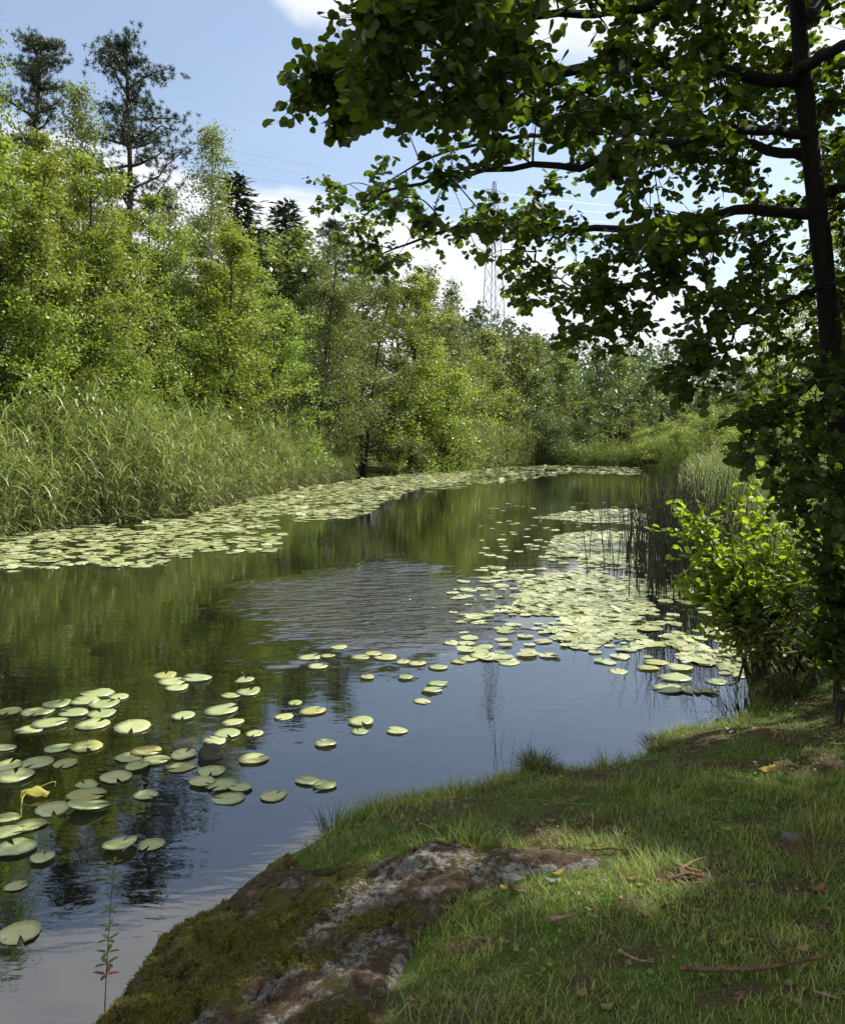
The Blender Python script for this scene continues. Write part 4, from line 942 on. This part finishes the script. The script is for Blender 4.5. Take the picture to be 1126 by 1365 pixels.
limbs = [
 (limb((1090, 285, 6.1), (1000, 283, 6.2), (900, 296, 6.5), (760, 308, 7.0), (650, 292, 7.6), (560, 318, 8.2), (490, 345, 8.6)), .045),
 (limb((1072, 110, 6.1), (980, 95, 5.9), (880, 84, 5.6), (740, 100, 5.3), (630, 135, 5.0), (540, 118, 4.8), (470, 122, 4.6), (398, 130, 4.5)), .05),
 (limb((1060, -30, 6.1), (960, -20, 5.6), (850, 10, 5.2), (720, 20, 4.8), (600, 40, 4.4), (510, 70, 4.2)), .04),
 (limb((1083, 215, 6.1), (980, 190, 6.6), (860, 175, 7.2), (720, 180, 7.8), (600, 200, 8.3), (500, 250, 8.8)), .04),
 (limb((1078, 180, 6.1), (990, 170, 5.4), (900, 190, 4.9), (800, 215, 4.6), (680, 225, 4.8), (560, 240, 5.2), (480, 270, 5.6)), .035),
 (limb((1100, 380, 6.1), (1040, 400, 5.8), (990, 430, 5.5), (960, 470, 5.3)), .022),
 (limb((1112, 500, 6.1), (1070, 520, 5.7), (1020, 560, 5.3), (985, 592, 5.0)), .020),
 (limb((900, 296, 6.5), (870, 340, 6.3), (840, 390, 6.2), (815, 440, 6.2)), .012),
 (limb((760, 308, 7.0), (715, 330, 6.9), (725, 360, 6.9), (780, 385, 6.9)), .012),
 (limb((1090, 260, 6.1), (1120, 250, 6.4), (1200, 200, 6.6), (1320, 120, 6.6)), .05),
 (limb((1066, 30, 6.1), (1150, -60, 6.4), (1300, -200, 6.6), (1480, -260, 6.8)), .05),
 (limb((1050, -260, 6.1), (930, -330, 5.4), (780, -360, 4.8), (620, -330, 4.4), (480, -260, 4.2)), .045),
 (limb((1056, -120, 6.1), (960, -190, 6.8), (820, -210, 7.4), (680, -200, 8.0), (560, -170, 8.4)), .045),
 (limb((1045, -420, 6.1), (1100, -520, 5.0), (1200, -700, 4.2), (1350, -900, 3.6)), .04),
 (limb((1070, 90, 6.1), (1130, 60, 5.2), (1250, 0, 4.4), (1420, -80, 3.8)), .045),
 (limb((1045, -420, 6.1), (900, -560, 5.0), (760, -700, 4.2), (600, -820, 3.8)), .04),
]
LP, LPR = [], []
for pts, rad in limbs:
    s_ = spline(pts, 28); s_[1:-1] += R_(int(rad * 1e4)).normal(size=(len(s_) - 2, 3)) * .012
    link('branch', mesh('branch', [tube(s_, np.linspace(rad, .006, len(s_)), 7)], True), alder, M['alder_bark'])
    LP.append(s_[4:]); LPR.append(np.linspace(rad, .006, len(s_))[4:])
LP = np.concatenate(LP); LPR = np.concatenate(LPR); lpx, lpy, lpd = project(LP)
canopy = [(505, -30), (500, 20), (512, 60), (515, 98), (470, 100), (425, 120), (415, 130), (470, 155), (515, 175), (490, 215), (472, 280), (505, 330), (520, 330), (560, 300), (600, 300), (650, 325), (690, 360), (735, 320), (800, 330), (870, 322), (900, 316), (1000, 310), (1070, 320), (1140, 330), (1140, -30)]
holes = [(538, 200, 26, 22), (655, 228, 28, 18), (556, 100, 26, 14), (716, 105, 16, 16), (725, 20, 16, 14), (690, 255, 18, 12), (790, 282, 30, 10), (1040, 222, 18, 12), (880, 60, 12, 10), (815, 15, 14, 12), (620, 262, 16, 10), (940, 140, 12, 9), (960, 270, 20, 9), (575, 60, 16, 14), (670, 160, 14, 10), (1030, 10, 12, 10), (500, 175, 20, 14), (600, 175, 16, 12), (840, 255, 16, 9), (760, 60, 14, 12), (580, 265, 16, 10), (900, 270, 16, 8), (985, 190, 12, 10), (735, 215, 14, 10)]
r = R_(91); CC = []
def sample_clusters(poly, n, dj, gaps=True):
    xs = np.array(poly)[:, 0]; ys = np.array(poly)[:, 1]; got = 0
    while got < n:
        px, py = r.uniform(xs.min(), xs.max()), r.uniform(ys.min(), ys.max())
        if not inside(poly, np.array([px]), np.array([py]))[0]: continue
        if gaps and any(((px - a) / (c + 16)) ** 2 + ((py - b) / (d + 16)) ** 2 < 1 for a, b, c, d in holes): continue
        dd = (lpx - px) ** 2 + (lpy - py) ** 2; near = np.argsort(dd)[:30]; k = r.choice(near)
        dep = np.clip(lpd[k] + r.normal() * dj, 3.7, 9.5)
        if px > 985 and px < 1145 and -30 < py < 480 and dep < 6.4: dep = 6.4 + r.random() * 1.2
        CC.append(Q(px, py, dep)); got += 1
sample_clusters(canopy, 345, .5)
for px, py, d, n in [(515, 345, 8.5, 3), (560, 312, 8.1, 3), (640, 300, 7.5, 4), (690, 345, 7.2, 4), (700, 372, 7.0, 3), (675, 380, 7, 2), (740, 365, 6.9, 4), (765, 385, 6.9, 3), (800, 350, 6.4, 4), (815, 385, 6.2, 5), (810, 415, 6.2, 6), (835, 435, 6.1, 6), (790, 440, 6.2, 3), (860, 330, 6.2, 4), (880, 350, 6.1, 4),
                     (870, 390, 6.3, 2), (905, 355, 5.8, 3), (925, 320, 5.9, 5), (950, 400, 5.4, 3), (985, 395, 5.6, 5), (905, 480, 5.2, 4), (930, 490, 5.2, 4), (945, 465, 5.2, 3), (960, 430, 5.3, 3), (1000, 330, 5.9, 4), (455, 140, 4.6, 4), (440, 120, 4.6, 3), (412, 128, 4.5, 2), (462, 88, 4.6, 2), (470, 90, 4.6, 2), (495, 8, 4.2, 3), (500, 95, 4.3, 3), (480, 345, 8.6, 4), (500, 320, 8.5, 4), (460, 300, 8.6, 4), (455, 250, 8.7, 3)]:
    for q in range(n): CC.append(Q(px + r.normal() * 14, py + r.normal() * 11, d + r.normal() * .25))
sample_clusters([(985, 330), (1140, 330), (1140, 720), (1070, 700), (1020, 640), (975, 605), (985, 560), (1020, 520), (1000, 450)], 88, .35, False)
sample_clusters([(420, -30), (1140, -30), (1140, -330), (900, -480), (560, -420)], 190, .5, False)
sample_clusters([(1140, -330), (1140, 560), (1300, 420), (1500, 100), (1560, -320)], 330, .5, False)
sample_clusters([(480, -420), (1140, -480), (1500, -320), (1500, -900), (600, -900)], 260, .6, False)
CC = np.array(CC); CC = CC[np.argsort([np.linalg.norm(LP - c, axis=1).min() for c in CC])]; GP, GR = LP.copy(), LPR.copy(); tw = []; lpos, lax, lnr, lsz = [], [], [], []
for c in CC:
    dv = np.linalg.norm(GP - c, axis=1) + .1; k = int(np.argmin(dv)); p0 = GP[k]; L = np.linalg.norm(c - p0)
    mid = (p0 + c) / 2 + r.normal(size=3) * .08 * L + np.array([0, 0, .08 * L]); path = spline([p0, mid, c], 8)
    tw.append(tube(path, np.linspace(min(.007, GR[k]), .0028, len(path)), 4)); GP = np.vstack([GP, path[-3:]]); GR = np.concatenate([GR, [.0045, .0036, .003]])
    nsub = 5
    for q in range(nsub):
        d = unit(unit(c - p0 + 1e-6) * .5 + r.normal(size=3) * np.array([1, 1, .7])); SL = r.uniform(.10, .24); e = c + d * SL
        tw.append(tube(np.array([c, e]), [.0022, .0012], 3))
        m_ = 8; s_ = np.linspace(.12, 1.05, m_)[:, None]; pos = c + d * SL * s_ + r.normal(size=(m_, 3)) * .012
        sd_ = np.cross(d, [0, 0, 1.0]); alt = np.where(np.arange(m_) % 2 == 0, 1, -1)[:, None]
        ax = d * .6 + unit(sd_) * alt * .8 + r.normal(size=(m_, 3)) * .45 + np.array([0, 0, -.25]); lpos.append(pos); lax.append(ax)
        lnr.append(r.normal(size=(m_, 3)) * .55 + np.array([0, 0, 1.0])); lsz.append(r.uniform(.036, .072, m_))
lpos = np.concatenate(lpos); lax = np.concatenate(lax); lnr = np.concatenate(lnr); lsz = np.concatenate(lsz)
kp = carve(lpos); lpos, lax, lnr, lsz = lpos[kp], lax[kp], lnr[kp], lsz[kp]
link('twigs', mesh('twigs', tw), alder, M['alder_bark'])['kind'] = 'stuff'
def leaf_parts(root, pos, ax, nr, sz, n_single, mat, mass='foliage', tmpl=ROUND_T):
    px, py, fy = project(pos); score = np.where((px > -10) & (px < 1136) & (py > -10) & (py < 1375), sz / np.maximum(fy, .1), 0)
    o_ = np.argsort(-score); big, small = o_[:n_single], o_[n_single:]
    mes = []
    for fz in (.4, 1.2, 2.2, 3.2):
        me = mesh('leaf', [(tmpl[0] * np.array([1, 1, fz]), tmpl[1])]); me.materials.append(mat); mes.append(me)
    from mathutils import Matrix
    a = unit(ax); nn = unit(nr - a * (nr * a).sum(-1, keepdims=True)); rr = np.cross(a, nn)
    for q in big:
        o = link('leaf', mes[int(q) % 4], root)
        s = sz[q]; o.matrix_local = Matrix([[rr[q, j] * s, a[q, j] * s, nn[q, j] * s, pos[q, j]] for j in range(3)] + [[0, 0, 0, 1]])
    link(mass, mesh(mass, [place(tmpl, pos[small], ax[small], nr[small], sz[small], np.random.default_rng(8).uniform(-.6, 3.2, len(small)))]), root, mat)['kind'] = 'stuff'
leaf_parts(alder, lpos, lax, lnr, lsz, 300, M['alder'])

# bright sapling at the alder's foot, lit from behind
def sapling(px, py, D, stems, n_leaf, size, label, name, cat, mat, n_single, seed, tmpl=ROUND_T):
    global r
    r = R_(seed); c = Q(px, py, D); z = gz(c[0], c[1]); root = thing(name, (0, 0, 0), label, cat)
    wood, pos, ax, nr = [], [], [], []
    b0 = np.array([c[0], c[1], z - .03])
    for (tx, ty, td) in stems:
        tip = Q(tx, ty, td); pts = spline([b0 + r.normal(size=3) * [.08, .08, 0], b0 * .55 + tip * .45 + np.array([0, 0, .12]), tip], 14)
        wood.append(tube(pts, np.linspace(.012, .002, len(pts)), 5))
        for q in range(16):
            w = r.uniform(.3, 1.0); k = int(w * (len(pts) - 1)); d = unit(unit(tip - b0) * .5 + r.normal(size=3) * [1, 1, .6]); SL = r.uniform(.12, .38)
            wood.append(tube(np.array([pts[k], pts[k] + d * SL]), [.003, .0012], 3)); m_ = n_leaf; s_ = np.linspace(.15, 1.05, m_)[:, None]
            pos.append(pts[k] + d * SL * s_ + r.normal(size=(m_, 3)) * .012); alt = np.where(np.arange(m_) % 2 == 0, 1, -1)[:, None]
            ax.append(d * .7 + unit(np.cross(d, [0, 0, 1.0])) * alt * .8 + r.normal(size=(m_, 3)) * .4); nr.append(r.normal(size=(m_, 3)) * .55 + np.array([0, 0, 1.0]))
    pos, ax, nr = map(np.concatenate, (pos, ax, nr)); link('stems', mesh('stems', wood), root, M['bark'])
    leaf_parts(root, pos, ax, nr, r.uniform(.7, 1.25, len(pos)) * size, n_single, mat, tmpl=tmpl)
    return root
sapling(1015, 905, 7.3, [(915, 665, 7.6), (935, 690, 7.4), (950, 715, 7.2), (925, 725, 7.5), (965, 745, 7.2), (980, 700, 7.5), (1000, 680, 7.8), (1010, 730, 7.3), (1025, 665, 7.7), (1050, 690, 7.6), (1045, 740, 7.3), (980, 780, 7.0), (1020, 790, 7.0), (1080, 720, 7.6), (915, 770, 7.3), (940, 790, 7.2), (1060, 790, 7.1), (1000, 650, 7.9), (895, 660, 7.7), (905, 700, 7.6), (1075, 660, 7.2), (1090, 700, 7.0), (1035, 700, 6.9), (960, 670, 7.8), (985, 740, 6.9), (1025, 760, 6.8)], 11, .056, 'bright yellow-green alder sapling lit from behind beside the bulrushes', 'alder_sapling', 'sapling', M['sapling'], 260, 101)
OVAL_T = (np.array([[0, 0, 0], [.16, .3, .04], [.15, .7, .03], [0, 1, -.08], [-.15, .7, .03], [-.16, .3, .04]]), np.array([[0, 1, 2, 3], [0, 3, 4, 5]]))
sapling(1070, 905, 6.9, [(1040, 760, 6.9), (1085, 740, 7.0), (1110, 770, 6.8), (1010, 830, 6.8), (1060, 820, 6.6), (1100, 830, 6.5), (1130, 790, 6.7), (990, 870, 6.8), (1030, 870, 6.6), (950, 830, 7.0), (925, 815, 7.2), (1140, 850, 6.4), (1090, 870, 6.4)], 10, .065, 'shaded willow shrub with narrow leaves at the alder foot', 'willow_shrub', 'shrub', M['willow'], 60, 103, OVAL_T)
sapling(1135, 925, 5.5, [(1090, 640, 5.6), (1120, 620, 5.5), (1110, 700, 5.4), (1150, 650, 5.4), (1085, 740, 5.6), (1135, 760, 5.3), (1105, 780, 5.4), (1120, 840, 5.2), (1140, 710, 5.2)], 11, .06, 'shaded dark leafy bush hiding the foot of the alder trunk', 'bush', 'bush', M['alder'], 60, 105)

# ------------------------------------------------------------------ small things on the bank and in the water
r = R_(111)
ls_root = thing('loosestrife', P(138, 1352, .05), 'single thin waterside plant with whorled leaves and one red whorl', 'wild plant')
c0 = np.array(ls_root.location); topp = Q(152, 1145, c0[1]) - c0; stem = spline([[0, 0, -.05], Q(143, 1275, c0[1]) - c0, topp], 16)
link('stem', mesh('stem', [tube(stem, np.linspace(.003, .0012, len(stem)), 5)], True), ls_root, M['stick'])
M['redleaf'] = leaf_mat('red_leaf', [(.13, .03, .025), (.17, .05, .03)], .3, (1.2, .8, .6), .5, .3, 0)
M['herb'] = leaf_mat('herb_leaf', [(.06, .10, .03), (.09, .13, .04)], .35, None, .5, .3, 0)
for k, f in enumerate((.38, .45, .52, .59, .66, .74, .82, .9, .98)):
    p0 = np.array([np.interp(f, np.linspace(0, 1, len(stem)), stem[:, q]) for q in range(3)])
    for w in range(4):
        a = w * 1.57 + k * .8; ax_ = np.array([[math.cos(a), math.sin(a), .25]]); red = k == 0
        lo_ = link('leaf', mesh('leaf', [place(OVAL_T, p0[None], ax_, np.array([[0, 0, 1.0]]), np.array([.055 * (1.15 - .5 * f)]))]), ls_root, M['redleaf'] if red else M['herb'])
        if red: lo_['label'] = 'red leaf of the lowest whorl'
def stick(px_pts, rad, label, mat='stick', name='stick', cat='stick', lift=.025):
    pts = []
    for a, b in px_pts:
        c = P(a, b, .5)
        for _ in range(4): c = P(a, b, gz(c[0], c[1]) + lift)
        pts.append(c)
    pts = np.array(pts); o = link(name, mesh(name, [tube(spline(pts, 14), np.linspace(rad, rad * .45, len(spline(pts, 14))) * (1 + .15 * r.normal(size=len(spline(pts, 14)))), 7)], True), None, M[mat])
    return tag(o, label, cat)
stick([(905, 1291), (960, 1293), (1020, 1290), (1070, 1281), (1112, 1271)], .009, 'long curved brown stick lying across the grass', 'stick', lift=.035)
stick([(733, 1226), (752, 1223), (769, 1219)], .011, 'short pale piece of wood lying in the lush grass', 'deadwood', lift=.045)
stick([(905, 1160), (925, 1148), (940, 1143)], .007, 'short stick leaning on the bark pile, pointing right', 'deadwood')
stick([(890, 1172), (915, 1165), (938, 1170)], .008, 'dark stick lying flat in front of the bark pile', 'stick')
stick([(895, 1150), (918, 1158), (935, 1162)], .006, 'thin stick crossing the top of the bark pile', 'deadwood')
stick([(940, 1140), (960, 1138), (975, 1132)], .005, 'thin twig pointing away right of the bark pile', 'stick')
stick([(790, 1133), (812, 1131), (832, 1133)], .007, 'stick in the grass between the two sunlit patches', 'stick')
stick([(825, 1268), (850, 1280), (872, 1283)], .006, 'thin bent stick in the grass left of the long curved stick', 'deadwood')
stick([(1085, 1322), (1105, 1328), (1122, 1332)], .006, 'thin dry twig in the lower right corner', 'deadwood')
stick([(560, 1098), (575, 1104), (585, 1112)], .007, 'small stick on bare soil behind the grassy corner', 'deadwood')
stick([(700, 1065), (760, 1071), (808, 1073)], .002, 'long thin pale straw lying across the mid bank', 'deadwood', 'straw', 'straw')
def chip(px, py, size, mat, label, name, cat, aspect=.6, lift=.012, curl=.3, thick=.006):
    c = P(px, py, .5)
    for _ in range(4): c = P(px, py, gz(c[0], c[1]) + lift)
    if (-sdist(ROCK, np.array([c[0]]), np.array([c[1]])))[0] > 0: c[2] = max(c[2], float(rock_z(np.array([c[0]]), np.array([c[1]]))[0]) + lift)
    n = 10; a = np.linspace(0, 2 * math.pi, n, endpoint=False); rr = 1 + .22 * r.normal(size=n).clip(-1.5, 1.5); x = size * .5 * rr * np.cos(a); y = size * .5 * aspect * rr * np.sin(a)
    z = curl * x * x / size * 2 + r.normal(size=n) * size * .03
    V = np.concatenate([[[0, 0, 0]], np.stack([x, y, z], -1), np.stack([x * .96, y * .96, z - thick], -1), [[0, 0, -thick]]]); q = np.arange(n)
    f3 = np.concatenate([np.stack([0 * q, 1 + q, 1 + (q + 1) % n], -1), np.stack([0 * q + 2 * n + 1, 1 + n + (q + 1) % n, 1 + n + q], -1)]); f4 = np.stack([1 + q, 1 + n + q, 1 + n + (q + 1) % n, 1 + (q + 1) % n], -1)
    me = bpy.data.meshes.new(name); me.from_pydata([tuple(w) for w in V], [], [tuple(int(i) for i in w) for w in f3] + [tuple(int(i) for i in w) for w in f4]); me.update()
    o = link(name, me, None, M[mat]); o.location = tuple(c); o.rotation_euler = (r.normal() * .2, r.normal() * .2, r.uniform(-.6, .6))
    return tag(o, label, cat)
M['deadleaf'] = leaf_mat('dead_leaf', [(.16, .09, .045), (.22, .14, .07), (.12, .06, .03)], .2, None, .7, .2, .3)
M['yellowleaf'] = leaf_mat('yellow_leaf', [(.36, .26, .05), (.40, .28, .06)], .25, None, .6, .2, 0)
chip(684, 1169, .085, 'stone', 'pale grey stone chip on the rock beside bark flakes', 'stone', 'stone', .6, .02, .1, .03)
chip(690, 1186, .12, 'stick', 'brown bark flake just below the pale grey stone chip', 'bark_flake', 'bark', .35)
chip(672, 1183, .035, 'yellowleaf', 'tiny orange fleck beside the pale grey stone chip', 'leaf_scrap', 'leaf', .6)
chip(736, 1174, .05, 'stone', 'small white sliver at the right end of the rock', 'stone', 'stone', .35)
chip(742, 1164, .055, 'yellowleaf', 'pale yellow leaf at the right end of the rock', 'fallen_leaf', 'leaf', .6)
chip(648, 1205, .07, 'deadleaf', 'curled brown leaf at the grass edge below the rock', 'fallen_leaf', 'leaf', .5)
chip(594, 1209, .05, 'deadwood', 'pale wood chip on the edge between rock and grass', 'wood_chip', 'wood chip', .35)
chip(785, 1212, .03, 'deadwood', 'tiny pale chip right of the short piece of wood', 'wood_chip', 'wood chip', .5)
chip(1017, 1026, .13, 'yellowleaf', 'yellowed leaf lying on the far part of the bank', 'fallen_leaf', 'leaf', .35)
chip(918, 1165, .10, 'stick', 'reddish bark flake in the middle of the bark pile', 'bark_flake', 'bark', .5, .02)
chip(905, 1175, .08, 'stick', 'dark bark flake at the left of the bark pile', 'bark_flake', 'bark', .5)
chip(775, 1325, .04, 'deadleaf', 'brown leaf standing in the grass near the bottom edge', 'fallen_leaf', 'leaf', .7)
chip(808, 1342, .04, 'deadleaf', 'tan leaf in the grass close to the bottom edge', 'fallen_leaf', 'leaf', .6)
chip(733, 1094, .06, 'deadleaf', 'light brown leaf by the left sunlit patch', 'fallen_leaf', 'leaf', .4)
chip(1060, 1116, .15, 'rockbit', 'flat grey stone half buried by the dry weed', 'stone', 'stone', .6, .004, .05, .05)
chip(1090, 1185, .08, 'deadleaf', 'brown leaf by the straw at the right edge', 'fallen_leaf', 'leaf', .4)
chip(910, 1228, .06, 'deadleaf', 'rusty leaf in the grass above the long curved stick', 'fallen_leaf', 'leaf', .4)
chip(970, 1105, .05, 'deadleaf', 'small brown leaf on the mid bank', 'fallen_leaf', 'leaf', .5)
for k in range(26):
    a, b = r.uniform(600, 1110), r.uniform(1050, 1340)
    o = chip(a, b, r.uniform(.02, .045), 'deadleaf', 'small dry leaf scrap lying between grass blades', 'leaf_scrap', 'leaf', r.uniform(.3, .7)); o['group'] = 'dry leaf scraps on the bank'
